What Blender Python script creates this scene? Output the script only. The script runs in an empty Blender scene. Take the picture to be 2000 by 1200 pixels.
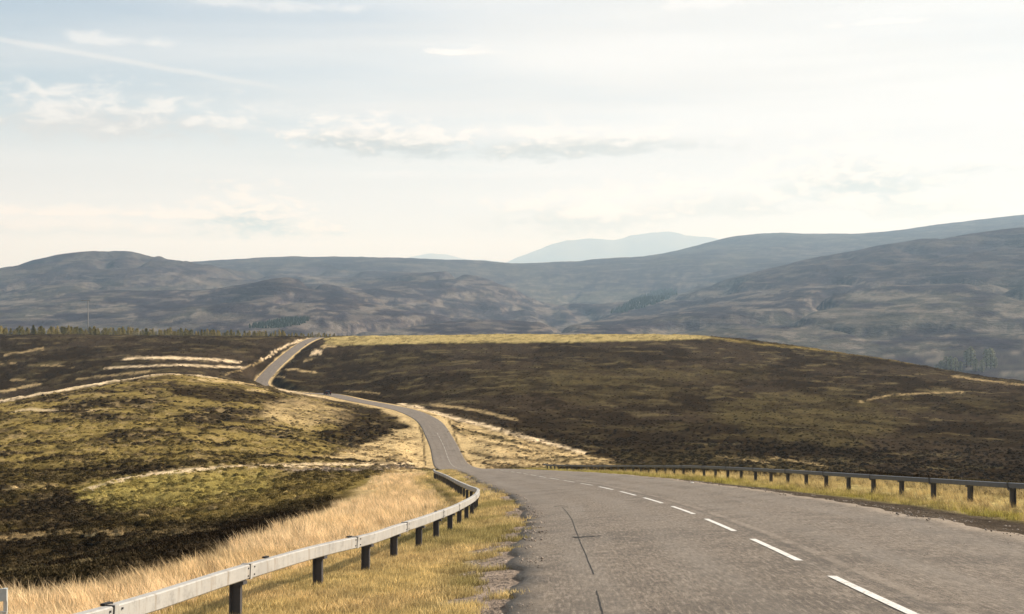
import bpy, bmesh, math, random
import numpy as np
from mathutils import Vector, Matrix

R = math.radians
rng = np.random.default_rng(7)
random.seed(7)
scene = bpy.context.scene

# ------------------------------------------------------------------ camera
F = 2300.0            # focal length in pixels of the 2000 px wide photograph
EYE = 1.5             # eye height over the road centre line at the camera
cam = bpy.data.cameras.new("camera")
cam.sensor_width = 36.0
cam.lens = 36.0 * F / 2000.0
cam.clip_start = 0.1
cam.clip_end = 80000.0
cam_ob = bpy.data.objects.new("camera", cam)
cam_ob.location = (0, 0, EYE)
cam_ob.rotation_euler = (R(90), 0, 0)
scene.collection.objects.link(cam_ob)
scene.camera = cam_ob

# ------------------------------------------------------------------ light
SUN_AZ, SUN_EL = 66.0, 31.0          # azimuth to the right of the view, elevation
sun_vec = Vector((math.sin(R(SUN_AZ)) * math.cos(R(SUN_EL)),
                  math.cos(R(SUN_AZ)) * math.cos(R(SUN_EL)), math.sin(R(SUN_EL))))
sl = bpy.data.lights.new("sun", 'SUN')
sl.energy = 5.0
sl.angle = R(0.6)
sl.color = (1.0, 0.93, 0.82)
so = bpy.data.objects.new("sun", sl)
so.rotation_euler = (-sun_vec).to_track_quat('-Z', 'Y').to_euler()
scene.collection.objects.link(so)

world = bpy.data.worlds.new("World")
scene.world = world
world.use_nodes = True


class NT:
    """small helper for node trees"""
    def __init__(self, tree):
        self.t = tree
        self.n = tree.nodes
        self.l = tree.links

    def add(self, typ, **kw):
        nd = self.n.new(typ)
        for k, v in kw.items():
            setattr(nd, k, v)
        return nd

    def link(self, a, b):
        self.l.new(a, b)

    def val(self, sock, v):
        if hasattr(v, 'is_output') or isinstance(v, bpy.types.NodeSocket):
            self.link(v, sock)
        else:
            sock.default_value = v

    def math(self, op, a, b=0.0, c=None, clamp=False):
        nd = self.add('ShaderNodeMath', operation=op, use_clamp=clamp)
        self.val(nd.inputs[0], a)
        self.val(nd.inputs[1], b)
        if c is not None:
            self.val(nd.inputs[2], c)
        return nd.outputs[0]

    def smooth(self, x, a, b, lo=0.0, hi=1.0):
        nd = self.add('ShaderNodeMapRange', interpolation_type='SMOOTHSTEP')
        self.val(nd.inputs['Value'], x)
        nd.inputs['From Min'].default_value = a
        nd.inputs['From Max'].default_value = b
        nd.inputs['To Min'].default_value = lo
        nd.inputs['To Max'].default_value = hi
        return nd.outputs[0]

    def noise(self, vec, scale, detail=4.0, rough=0.55, dist=0.0):
        nd = self.add('ShaderNodeTexNoise')
        if vec is not None:
            self.link(vec, nd.inputs['Vector'])
        nd.inputs['Scale'].default_value = scale
        nd.inputs['Detail'].default_value = detail
        nd.inputs['Roughness'].default_value = rough
        nd.inputs['Distortion'].default_value = dist
        return nd.outputs[0]

    def mix(self, fac, a, b):
        nd = self.add('ShaderNodeMix', data_type='RGBA')
        self.val(nd.inputs['Factor'], fac)
        self.val(nd.inputs[6], a if not isinstance(a, tuple) else (*a[:3], 1))
        self.val(nd.inputs[7], b if not isinstance(b, tuple) else (*b[:3], 1))
        return nd.outputs[2]

    def comb(self, x, y, z):
        nd = self.add('ShaderNodeCombineXYZ')
        self.val(nd.inputs[0], x)
        self.val(nd.inputs[1], y)
        self.val(nd.inputs[2], z)
        return nd.outputs[0]


def build_sky():
    wt = world.node_tree
    wt.nodes.clear()
    w = NT(wt)
    tc = w.add('ShaderNodeTexCoord')
    sep = w.add('ShaderNodeSeparateXYZ')
    w.link(tc.outputs['Generated'], sep.inputs[0])
    dx, dy, dz = sep.outputs
    az = w.math('ARCTAN2', dx, dy)                       # 0 ahead, + right
    el = w.math('ARCSINE', dz)
    azd = w.math('MULTIPLY', az, 57.2958)
    eld = w.math('MULTIPLY', el, 57.2958)
    sky = w.add('ShaderNodeTexSky', sky_type='NISHITA')
    sky.sun_disc = False
    sky.sun_elevation = R(SUN_EL)
    sky.sun_rotation = R(SUN_AZ)
    sky.altitude = 500
    sky.air_density = 1.0
    sky.dust_density = 2.0
    sky.ozone_density = 1.0
    # planar coordinates on a cloud deck: streaks and veils
    dzp = w.math('ADD', w.math('MAXIMUM', dz, 0.0), 0.10)
    px = w.math('DIVIDE', dx, dzp)
    py = w.math('DIVIDE', dy, dzp)
    veil = w.noise(w.comb(w.math('MULTIPLY', px, 0.5), w.math('MULTIPLY', py, 0.62), 3.1), 0.75, 6, 0.55, 0.4)
    fine = w.noise(w.comb(w.math('MULTIPLY', px, 0.35), w.math('MULTIPLY', py, 1.3), 7.7), 1.6, 7, 0.6, 0.3)
    # angle to the sun: thin cloud scatters forward
    dot = w.add('ShaderNodeVectorMath', operation='DOT_PRODUCT')
    w.link(tc.outputs['Generated'], dot.inputs[0])
    dot.inputs[1].default_value = sun_vec
    toward = w.smooth(dot.outputs['Value'], 0.05, 1.0)
    cover = w.math('ADD', w.math('MULTIPLY', veil, 1.0), w.math('MULTIPLY', fine, 0.55))
    cover = w.math('ADD', cover, w.math('MULTIPLY', w.smooth(dot.outputs['Value'], -0.05, 0.65), 0.55))
    cover = w.smooth(cover, 0.74, 1.30)
    low = w.smooth(eld, 10.5, 5.0)                          # haze veil low over the land
    cover = w.math('MAXIMUM', cover, w.math('MULTIPLY', low, 0.92))
    cover = w.math('MULTIPLY_ADD', cover, 0.80, 0.20)
    # colour of thin cloud, brighter towards the sun
    lum = w.math('MULTIPLY', w.smooth(dot.outputs['Value'], -0.1, 0.7, 0.94, 1.0), SKY_CLOUD)
    streak = w.noise(w.comb(w.math('MULTIPLY', azd, 0.035), w.math('MULTIPLY', eld, 0.55), 1.0), 1.0, 5, 0.6, 0.2)
    lum = w.math('MULTIPLY', lum, w.smooth(eld, 0.5, 9.0, 0.90, 1.02))
    lum = w.math('MULTIPLY', lum, w.smooth(streak, 0.3, 0.7, 0.93, 1.04))
    cc = w.add('ShaderNodeCombineColor')
    w.link(w.math('MULTIPLY', lum, 0.985), cc.inputs[0])
    w.link(w.math('MULTIPLY', lum, w.smooth(eld, 2.0, 12.0, 1.06, 1.0)), cc.inputs[1])
    w.link(w.math('MULTIPLY', lum, w.smooth(eld, 2.0, 12.0, 1.20, 1.01)), cc.inputs[2])
    bl = w.add('ShaderNodeVectorMath', operation='SCALE')
    w.link(sky.outputs[0], bl.inputs[0])
    bl.inputs['Scale'].default_value = SKY_STRENGTH / 0.1
    col = w.mix(cover, bl.outputs[0], cc.outputs[0])
    # the small cumulus banks and streaks that stand in this sky: (az, el, half width, half height, dark base)
    def cloud(col, cpx, cpy, hw, hh, base, amp, seed, sc):
        a0 = math.degrees(math.atan((cpx - 1000) / F))
        e0 = math.degrees(math.atan((600 - cpy) / F * math.cos(R(a0))))
        k = 57.2958 / F
        big = 1.3 if base[2] < 5.0 else 1.0
        u = w.math('DIVIDE', w.math('SUBTRACT', azd, a0), hw * k * big)
        v = w.math('DIVIDE', w.math('SUBTRACT', eld, e0), hh * k * big)
        nz = w.noise(w.comb(w.math('MULTIPLY', azd, .8), w.math('MULTIPLY', eld, 1.9), seed), sc * 1.25, 8, 0.62, 0.35)
        vb = w.math('MULTIPLY', w.math('MINIMUM', v, 0.0), 2.2)          # flatter below
        vt = w.math('MAXIMUM', v, 0.0)
        r2 = w.math('ADD', w.math('MULTIPLY', u, u), w.math('ADD', w.math('MULTIPLY', vb, vb), w.math('MULTIPLY', vt, vt)))
        d = w.math('SUBTRACT', w.math('MULTIPLY_ADD', nz, 5.0, -1.42), w.math('POWER', r2, 0.62))
        a = w.math('MULTIPLY', w.smooth(d, -0.25, 1.0), amp)
        t = w.smooth(w.math('ADD', v, w.math('MULTIPLY', w.math('SUBTRACT', nz, 0.5), 3.0)), -0.20, 0.60)
        cl = w.mix(t, base, tuple(SKY_CLOUD * 1.13 * c for c in (1.0, 0.995, 0.985)))
        return w.mix(a, col, cl)
    g = SKY_CLOUD
    for args in ((690, 272, 90, 34, (.50, .53, .53), .95, 11.0, .8), (800, 284, 110, 40, (.50, .53, .53), .95, 13.0, .7),
                 (1060, 290, 110, 36, (.56, .59, .58), .95, 23.0, .7), (1190, 282, 170, 26, (.56, .59, .58), .85, 29.0, .6),
                 (215, 240, 190, 52, (.70, .68, .67), .70, 31.0, .6), (482, 432, 80, 46, (.18, .28, .34), 1.0, 47.0, .9),
                 (1670, 354, 120, 62, (.50, .56, .57), .95, 53.0, .6), (1130, 428, 150, 46, (.52, .54, .53), .90, 67.0, .6),
                 (1430, 400, 140, 40, (.60, .62, .62), .80, 61.0, .6), (1800, 405, 110, 34, (.60, .64, .64), .80, 63.0, .6),
                 (630, 452, 40, 16, (.35, .42, .46), .9, 65.0, .9), (1900, 330, 60, 20, (.66, .69, .69), .7, 66.0, .8),
                 (890, 103, 75, 14, (1.2, 1.18, 1.14), .9, 71.0, .6), (215, 82, 85, 17, (1.12, 1.11, 1.10), .50, 83.0, .6),
                 (1380, 8, 90, 20, (1.12, 1.11, 1.10), .6, 85.0, .6), (470, 8, 190, 20, (1.03, 1.03, 1.03), .45, 87.0, .5),
                 (1710, 46, 90, 8, (1.16, 1.14, 1.10), .8, 89.0, .6), (180, 416, 320, 15, (1.25, 1.2, 1.12), .85, 97.0, .4),
                 (180, 452, 320, 20, (.62, .66, .70), .6, 99.0, .35)):
        col = cloud(col, *args[:4], tuple(g * c for c in args[4]), *args[5:])
    # vapour trail on the left: a thin line through two directions
    def direction(cpx, cpy):
        return Vector(((cpx - 1000) / F, 1.0, (600 - cpy) / F)).normalized()
    p0, p1 = direction(-60, 66), direction(520, 168)
    nrm = p0.cross(p1).normalized()
    d2 = w.add('ShaderNodeVectorMath', operation='DOT_PRODUCT')
    w.link(tc.outputs['Generated'], d2.inputs[0])
    d2.inputs[1].default_value = nrm
    wob = w.math('MULTIPLY', w.math('SUBTRACT', w.noise(tc.outputs['Generated'], 40, 3, 0.6), 0.5), 0.003)
    trail = w.smooth(w.math('ABSOLUTE', w.math('ADD', d2.outputs['Value'], wob)), 0.0032, 0.0006)
    trail = w.math('MULTIPLY', trail, w.smooth(azd, -8.5, -15.0))
    trail = w.math('MULTIPLY', trail, w.smooth(azd, -60.0, -40.0))
    trail = w.math('MULTIPLY', trail, w.smooth(dy, 0.0, 0.2))
    trail = w.math('MULTIPLY', trail, 0.40)
    col = w.mix(trail, col, (g * 1.03, g * 1.02, g * 1.0))
    bg = w.add('ShaderNodeBackground')
    bg.inputs['Strength'].default_value = 0.1
    w.link(col, bg.inputs['Color'])
    out = w.add('ShaderNodeOutputWorld')
    w.link(bg.outputs[0], out.inputs[0])


SKY_STRENGTH = 0.085      # Nishita share
SKY_CLOUD = 5.6           # luminance of thin cloud (times the background strength 0.1)
build_sky()

scene.view_settings.view_transform = 'Standard'
scene.view_settings.look = 'None'
scene.view_settings.gamma = 1.0
scene.view_settings.use_curve_mapping = False
scene.view_settings.exposure = 0.72
scene.render.engine = 'CYCLES'
scene.cycles.use_denoising = True
scene.cycles.max_bounces = 6
scene.cycles.volume_bounces = 0
scene.cycles.sample_clamp_indirect = 4.0

col_main = scene.collection


def link(o, parent=None):
    col_main.objects.link(o)
    if parent is not None:
        o.parent = parent
    return o


def tag(o, label, cat, group=None):
    o['label'] = label
    o['category'] = cat
    if group:
        o['group'] = group
    return o


def empty(name, loc=(0, 0, 0), rz=0.0):
    o = bpy.data.objects.new(name, None)
    o.location = loc
    o.rotation_euler = (0, 0, rz)
    o.empty_display_size = 0.2
    return link(o)


def mesh_obj(name, verts, faces, mat, parent=None, smooth=False):
    me = bpy.data.meshes.new(name)
    me.from_pydata([tuple(v) for v in verts], [], faces)
    me.update()
    if mat:
        me.materials.append(mat)
    if smooth:
        me.polygons.foreach_set('use_smooth', [True] * len(me.polygons))
    return link(bpy.data.objects.new(name, me), parent)


def bm_obj(name, bm, mat, parent=None, smooth=False):
    me = bpy.data.meshes.new(name)
    bm.normal_update()
    bm.to_mesh(me)
    bm.free()
    if mat:
        me.materials.append(mat)
    if smooth:
        me.polygons.foreach_set('use_smooth', [True] * len(me.polygons))
    return link(bpy.data.objects.new(name, me), parent)


# ------------------------------------------------------------------ noise
def _hash(ix, iy, seed):
    h = (ix.astype(np.int64) * 374761393 + iy.astype(np.int64) * 668265263 + seed * 974711) & 0xFFFFFFFF
    h = ((h ^ (h >> 13)) * 1274126177) & 0xFFFFFFFF
    h = (h ^ (h >> 16)) & 0xFFFFFFFF
    return h.astype(np.float64) / 4294967295.0


def vnoise(x, y, seed=0):
    ix = np.floor(x)
    iy = np.floor(y)
    fx = x - ix
    fy = y - iy
    fx = fx * fx * (3 - 2 * fx)
    fy = fy * fy * (3 - 2 * fy)
    a = _hash(ix, iy, seed)
    b = _hash(ix + 1, iy, seed)
    c = _hash(ix, iy + 1, seed)
    d = _hash(ix + 1, iy + 1, seed)
    return (a * (1 - fx) + b * fx) * (1 - fy) + (c * (1 - fx) + d * fx) * fy


def fbm(x, y, octaves=4, seed=0, gain=0.5):
    s = 0.0
    amp = 1.0
    tot = 0.0
    for o in range(octaves):
        s = s + amp * vnoise(x * 2 ** o + 17.3 * o, y * 2 ** o - 9.1 * o, seed + o)
        tot += amp
        amp *= gain
    return s / tot


def sstep(x, a, b):
    t = np.clip((x - a) / (b - a), 0, 1)
    return t * t * (3 - 2 * t)


# ------------------------------------------------------------------ road alignment (plan X, height Z over depth Y)
ROAD = np.array([
    # Y, X, Z, half width
    (-80, -1.5, 9.84, 4.0), (-20, 2.2, 2.46, 4.0), (0, 3.25, 0.0, 4.0), (11, 3.66, -1.35, 3.72), (20, 4.08, -2.46, 3.95), (30, 4.35, -3.69, 4.0),
    (40, 4.2, -4.92, 4.0), (50, 3.7, -6.15, 4.0), (60, 2.9, -7.4, 4.0), (70, 2.0, -8.65, 4.0), (85, 0.9, -10.55, 3.9),
    (111, -1.2, -13.9, 3.8), (135, -3.4, -17.1, 3.7), (160, -5.7, -20.5, 3.6), (190, -8.4, -24.6, 3.5), (220, -11.2, -28.0, 3.4),
    (240, -12.9, -29.6, 3.3), (265, -15.3, -29.9, 3.2), (283, -17.6, -29.5, 3.2), (320, -22.8, -29.4, 3.2),
    (350, -29.5, -29.9, 3.2), (400, -44.5, -31.7, 3.2), (430, -57.6, -32.4, 3.2), (460, -71.5, -32.6, 3.2),
    (500, -92.0, -35.0, 3.2), (530, -107, -36.2, 3.2), (560, -119, -35.2, 3.2), (600, -123.5, -31.6, 3.2),
    (650, -126.8, -27.6, 3.2), (700, -129.0, -23.6, 3.2), (750, -130.2, -20.2, 3.2), (780, -129.5, -19.0, 3.2),
    (820, -126, -20.0, 3.2), (900, -118, -32.0, 3.2)], dtype=float)


def smooth_curve(ys, vs):
    """C1 cubic (Catmull-Rom tangents) through the alignment points"""
    m = np.gradient(vs, ys)
    def f(y):
        y = np.asarray(y, dtype=float)
        i = np.clip(np.searchsorted(ys, y) - 1, 0, len(ys) - 2)
        h = ys[i + 1] - ys[i]
        t = np.clip((y - ys[i]) / h, 0, 1)
        return ((2*t**3 - 3*t**2 + 1) * vs[i] + (t**3 - 2*t**2 + t) * h * m[i]
                + (-2*t**3 + 3*t**2) * vs[i+1] + (t**3 - t**2) * h * m[i+1])
    return f


road_x = smooth_curve(ROAD[:, 0], ROAD[:, 1])
road_z = smooth_curve(ROAD[:, 0], ROAD[:, 2])
road_w = smooth_curve(ROAD[:, 0], ROAD[:, 3])


def super_el(y):
    return 0.055 * (1 - sstep(y, 60, 120))


def road_coords(X, Y):
    """signed lateral offset from the centre line and the station Y of the foot point"""
    s = (road_x(Y + 1.0) - road_x(Y - 1.0)) / 2.0
    d = X - road_x(Y)
    lat = d / np.sqrt(1 + s * s)
    yf = Y + d * s / (1 + s * s)
    return lat, yf


# ------------------------------------------------------------------ terrain control: (photo x, photo y, depth in m)
CP = []
def row(px, *pairs):
    for py, z in pairs:
        CP.append((px, py, z))
row(-1200, (1100, 45), (1040, 80), (960, 150), (850, 300), (800, 420), (730, 600), (650, 800), (665, 900), (690, 1200), (650, 2000), (620, 2800), (560, 4600), (570, 7000), (590, 12000))
row(-400, (1140, 45), (1090, 70), (980, 130), (835, 260), (812, 320), (815, 420), (720, 600), (652, 790), (668, 860), (735, 1100), (740, 1500), (690, 2000), (640, 2600), (570, 4400), (590, 5600), (590, 12000))
row(0, (1150, 45), (1100, 60), (1020, 90), (950, 130), (880, 190), (818, 260), (788, 310), (803, 420), (765, 520), (715, 600), (682, 680), (654, 785), (664, 840), (735, 1100), (750, 1500), (695, 2000), (640, 2600), (582, 3600), (528, 4400), (545, 5200), (580, 12000))
row(150, (757, 345), (772, 430), (745, 520), (654, 785))
row(350, (1045, 60), (985, 90), (930, 130), (868, 190), (800, 270), (752, 340), (728, 390), (742, 445), (718, 520), (690, 620), (670, 700), (656, 785), (664, 840), (735, 1100), (755, 1500), (700, 2000), (642, 2600), (570, 3600), (507, 4600), (520, 5400))
row(500, (755, 415), (764, 460))
row(600, (975, 75), (945, 110), (912, 160), (870, 220), (815, 300), (780, 380), (770, 430), (778, 470))
row(560, (763, 440), (772, 475))
row(655, (793, 400), (783, 432))
row(750, (945, 95), (925, 130), (913, 180), (885, 230), (845, 290), (815, 340), (802, 385))
row(600, (738, 575), (700, 650), (657, 785), (664, 840), (735, 1100), (755, 1500), (705, 2000))
row(800, (740, 520), (690, 650), (656, 785), (664, 840), (735, 1100), (760, 1500), (710, 2000))
row(1000, (909, 210), (886, 250), (848, 300), (783, 400), (727, 520), (688, 650), (654, 785), (663, 840), (735, 1100), (760, 1500), (705, 2000))
row(1200, (935, 95), (926, 140), (914, 190), (900, 235), (855, 300), (795, 400), (730, 520), (685, 650), (653, 785), (663, 840), (735, 1100), (760, 1500), (700, 2000))
row(1380, (657, 785), (668, 840))
row(1500, (955, 55), (948, 85), (940, 120), (925, 180), (895, 250), (830, 350), (750, 500), (690, 660), (668, 760), (682, 840), (745, 1100), (765, 1500), (700, 2000))
row(1750, (985, 70), (970, 120), (945, 180), (910, 240), (850, 340), (770, 480), (722, 600), (704, 690), (722, 800), (765, 1100), (765, 1500), (705, 1950))
row(2000, (1000, 60), (990, 110), (960, 170), (930, 230), (880, 300), (800, 430), (745, 620), (765, 740), (790, 1100), (748, 1600), (690, 1950))
row(2500, (1020, 60), (1000, 130), (940, 230), (860, 380), (800, 520), (810, 700), (800, 1200), (730, 1700))
row(3300, (980, 60), (960, 130), (900, 260), (820, 500), (780, 900), (700, 1700), (480, 4200), (520, 12000))
# far hills
row(120, (498, 4500), (512, 5200))
row(230, (640, 2600), (560, 3500), (493, 4500), (515, 5400))
row(440, (642, 2500), (600, 3150), (565, 4000), (528, 5200), (506, 6300), (520, 7200))
row(480, (566, 3250)); row(420, (592, 3100))
row(590, (645, 2400), (600, 2850), (541, 3350), (565, 3900), (535, 5000), (502, 6300), (518, 7200))
row(700, (575, 3350), (545, 4800))
row(800, (650, 2400), (622, 2800), (575, 3600), (532, 5000), (504, 6300), (520, 7200))
row(950, (545, 4600)); row(1050, (580, 4200)); row(1140, (612, 3950))
row(1040, (519, 6900), (540, 7800), (560, 5500), (602, 4700), (635, 3500), (652, 2400))
row(950, (511, 6600), (528, 7500))
row(1200, (505, 6900), (525, 7800), (540, 5700), (592, 4500), (625, 3400), (652, 2400))
row(1370, (489, 6900), (510, 5900), (560, 4300), (600, 3400), (650, 2400))
row(1430, (464, 7400))
row(1500, (455, 7600), (480, 8600), (480, 6600), (532, 4900), (527, 4200), (565, 3500), (622, 2700), (660, 2250))
row(1640, (460, 7700), (480, 8700), (490, 6200), (508, 4900), (498, 4250), (545, 3500), (620, 2650), (680, 2100))
row(1800, (444, 7900), (470, 8800), (466, 6300), (478, 5000), (468, 4250), (530, 3400), (600, 2650), (680, 2050))
row(2000, (423, 8100), (450, 9000), (442, 6400), (455, 5000), (445, 4250), (520, 3300), (600, 2600))
row(2400, (400, 8100), (430, 9200), (410, 4250), (540, 2900))
for q in (150, 600, 1000, 1400, 1700, 2000):
    row(q, (575, 12000))
CP = np.array(CP, dtype=float)
CP[:, 2] = np.where(CP[:, 2] > 2600, 2600 * (np.maximum(CP[:, 2], 1) / 2600) ** 1.25, CP[:, 2])   # the far hills stand well back


def cu(px, z):
    return np.stack([px / 250.0, 6.0 * np.log(z)], -1)


def tps(d2):
    return np.where(d2 > 1e-12, 0.5 * d2 * np.log(np.maximum(d2, 1e-12)), 0.0)


_c = cu(CP[:, 0], CP[:, 2])
_n = len(_c)
_K = tps(((_c[:, None] - _c[None]) ** 2).sum(-1)) + np.eye(_n) * 0.02
_P = np.hstack([np.ones((_n, 1)), _c])
_A = np.block([[_K, _P], [_P.T, np.zeros((3, 3))]])
_w = np.linalg.solve(_A, np.concatenate([CP[:, 1], np.zeros(3)]))


def photo_y(px, z):
    q = cu(px, z)
    out = np.empty(len(q))
    for i in range(0, len(q), 20000):
        b = q[i:i + 20000]
        d2 = (b[:, :1] - _c[None, :, 0]) ** 2 + (b[:, 1:] - _c[None, :, 1]) ** 2
        out[i:i + 20000] = tps(d2) @ _w[:_n] + _w[_n] + b @ _w[_n + 1:]
    return out


def corridor(lat, yf):
    """cross-section next to the road: height offset and how far it rules over the open moor"""
    hw = road_w(yf)
    near = 1 - sstep(yf, 95, 150)
    e = np.abs(lat) - hw
    left = lat < 0
    # left: level verge as far as the bank crest, then it falls away; right: verge with the rail
    full_l = 1.0 + near * 5.6
    fade_l = full_l + 7 + near * 9
    full_r = 1.0 + near * 5.5
    fade_r = full_r + 7 + near * 12
    w = np.where(left, 1 - sstep(e, full_l, fade_l), 1 - sstep(e, full_r, fade_r))
    off = -0.05 - 0.10 * sstep(e, 0.1, 1.6)
    off = off - np.where(left, 0, near * (.5 * super_el(yf) * np.maximum(e, 0) + .14 * sstep(e, .6, 4)))
    off = off + np.where(left, -near * 0.5 * sstep(e, full_l - 1.5, full_l + 7), 0)
    z = road_z(yf) + super_el(yf) * lat * np.where(e < 3, 1, 1) + off
    return z, w


def ground(X, Y, detail=True):
    """terrain height at plan positions (1-D arrays)"""
    Yc = np.maximum(Y, 30.0)
    px = 1000 + F * X / Yc
    px = np.clip(px, -1600, 3600)
    py = photo_y(px, np.clip(Yc, 30, 26000))
    zf = EYE - (py - 600) / F * Yc
    zf = np.where(Y < 30, zf + (30 - Y) * 0.123, zf)
    lat, yf = road_coords(X, np.clip(Y, -79, 880))
    zr, w = corridor(lat, yf)
    w = np.where((Y > 840), w * (1 - sstep(Y, 840, 890)), w)
    z = zr * w + zf * (1 - w)
    if detail:
        e = np.abs(lat) - road_w(yf)
        a = np.where(Y > 390, sstep(e, 2.5, 14.0), sstep(e, 0.3, 4.0))
        open_ = 1 - w
        n1 = fbm(X / 0.9, Y / 0.9, 3, 3) - 0.5
        n2 = fbm(X / 5.0, Y / 7.0, 4, 11) - 0.5
        n3 = fbm(X / 38.0, Y / 38.0, 3, 21) - 0.5
        fade = 1 - sstep(Y, 900, 1800)
        z = z + a * ((0.14 + .28 * open_) * n1 * (1 - sstep(Y, 180, 330)) + fade * (0.14 + open_ * 1.5) * n2) + open_ * fade * 1.3 * n3 * sstep(Y, 60, 140)
    return z


def gz(x, y, detail=True):
    return float(ground(np.array([x], float), np.array([y], float), detail)[0])


def on_ground(px, py, z0, z1):
    """first terrain point met by the ray through a photo pixel between two depths"""
    ys = np.linspace(z0, z1, 600)
    xs = (px - 1000) / F * ys
    g = ground(xs, ys)
    r = EYE - (py - 600) / F * ys
    k = np.argmax(g >= r)
    return Vector((xs[k], ys[k], g[k]))


# ------------------------------------------------------------------ land cover
def srgb(r, g, b):
    f = lambda c: (c / 255 / 12.92) if c / 255 <= 0.04045 else ((c / 255 + 0.055) / 1.055) ** 2.4
    return np.array([f(r), f(g), f(b)])

HEATHER = np.array([0.024, 0.0165, 0.009])
HEATHER2 = np.array([0.040, 0.029, 0.016])
OLIVE = np.array([0.225, 0.168, 0.056])
MOSS = np.array([0.082, 0.064, 0.027])
GREEN = np.array([0.27, 0.215, 0.068])
STRAW = np.array([0.48, 0.355, 0.18])
PALE = np.array([0.70, 0.545, 0.345])
OCHRE = np.array([0.34, 0.272, 0.115])
FIELD = np.array([0.33, 0.26, 0.11])
SOIL = np.array([0.085, 0.068, 0.052])
GRAVEL = np.array([0.29, 0.232, 0.185])

# strokes over the moor: colour, half width in photo px (vertical), strength, depth range, points
STROKES = [
    (PALE, 3.2, .95, (250, 430), [(0, 784), (60, 773), (130, 760), (200, 747), (260, 737), (330, 728), (370, 729), (440, 739)]),
    (STRAW, 2.5, .8, (250, 430), [(390, 742), (440, 745), (500, 751)]),
    (STRAW, 2.2, .8, (430, 620), [(0, 765), (40, 758), (80, 751)]),
    (PALE, 2.4, .9, (430, 760), [(240, 701), (300, 699), (370, 700), (420, 703), (465, 708)]),
    (PALE, 2.0, .85, (430, 760), [(205, 719), (270, 716), (350, 713), (420, 716), (480, 718)]),
    (STRAW, 1.6, .6, (430, 760), [(150, 741), (230, 732), (300, 724)]),
    (STRAW, 1.8, .6, (430, 780), [(10, 693), (50, 687), (85, 680)]),
    (STRAW, 1.4, .5, (430, 780), [(80, 714), (140, 716)]),
    (STRAW, 1.6, .5, (430, 780), [(20, 743), (60, 742)]),
    (STRAW, 1.4, .5, (430, 780), [(0, 712), (30, 710)]),
    (PALE, 2.0, .85, (500, 800), [(515, 702), (540, 685), (560, 674), (580, 667), (608, 662)]),
    (STRAW, 1.5, .45, (500, 800), [(440, 732), (480, 720), (515, 703)]),
    (PALE, 4.0, .8, (600, 800), [(612, 692), (622, 685), (628, 690)]),
    (STRAW, 2.5, .8, (600, 800), [(630, 679), (640, 676), (652, 677)]),
    (STRAW, 1.8, .75, (500, 760), [(560, 722), (580, 722), (600, 725), (618, 728)]),
    (STRAW, 1.5, .6, (500, 760), [(535, 736), (560, 737)]),
    (STRAW, 1.6, .6, (600, 800), [(596, 706), (610, 702)]),
    (PALE, 3.2, .9, (380, 470), [(545, 760), (580, 764), (610, 770), (640, 777), (680, 783)]),
    (STRAW, 2.0, .8, (330, 460), [(485, 762), (520, 763)]),
    # track with pale edge on the left, below the knoll
    (PALE, 3.0, .9, (95, 260), [(170, 958), (230, 940), (300, 926), (400, 916), (500, 911), (600, 908), (700, 907), (830, 906)]),
    (GRAVEL, 3.6, .75, (100, 240), [(560, 919), (640, 917), (720, 916), (800, 915), (850, 914)]),
    # strips right of the far bend
    (PALE, 3.5, .9, (190, 420), [(720, 777), (780, 787), (840, 805), (900, 820), (960, 835), (1020, 852), (1080, 868), (1140, 885)]),
    (HEATHER, 2.6, .8, (190, 420), [(905, 838), (960, 852), (1020, 868), (1060, 882)]),
    (STRAW, 2.6, .6, (240, 520), [(840, 790), (900, 797), (960, 808), (1010, 820)]),
    (HEATHER, 4.0, .8, (230, 480), [(870, 800), (940, 812), (1020, 830), (1100, 850), (1200, 868), (1320, 882)]),
    (STRAW, 2.0, .6, (180, 330), [(1500, 893), (1560, 902), (1620, 913)]),
    (STRAW, 2.0, .5, (180, 330), [(1400, 890), (1460, 899), (1500, 905)]),
    (STRAW, 1.6, .6, (350, 760), [(1680, 785), (1740, 772), (1820, 768), (1880, 766)]),
    (STRAW, 1.8, .55, (450, 760), [(1860, 735), (1930, 744), (2000, 752)]),
    (OLIVE, 2.2, .7, (500, 800), [(1390, 660), (1480, 672), (1600, 683), (1700, 694), (1800, 712)]),
    (STRAW, 1.5, .45, (300, 600), [(680, 765), (740, 768)]),
    (HEATHER, 3.0, .9, (220, 340), [(822, 830), (826, 860), (828, 890), (832, 910)]),  # thin dark line of the ditch left of the road
    (STRAW, 4.0, .7, (46, 95), [(-30, 1056), (60, 1050), (140, 1043), (240, 1040), (350, 1044), (430, 1040)]),
    (PALE, 2.5, .6, (200, 330), [(30, 803), (70, 800), (120, 803)]),
    (STRAW, 2.2, .8, (230, 400), [(170, 803), (210, 800)]),
    (STRAW, 3.0, .6, (90, 160), [(0, 957), (60, 951), (110, 949)]),
    (HEATHER, 3.0, .9, (130, 220), [(60, 920), (200, 917), (330, 912), (420, 905)]),
    (HEATHER, 3.0, .9, (150, 260), [(300, 868), (380, 872), (450, 868)]),
    (HEATHER, 3.5, .9, (85, 140), [(180, 990), (250, 985), (300, 975)]),
    (HEATHER, 3.0, .85, (330, 440), [(640, 790), (700, 797), (750, 806), (790, 818)]),
]
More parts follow.
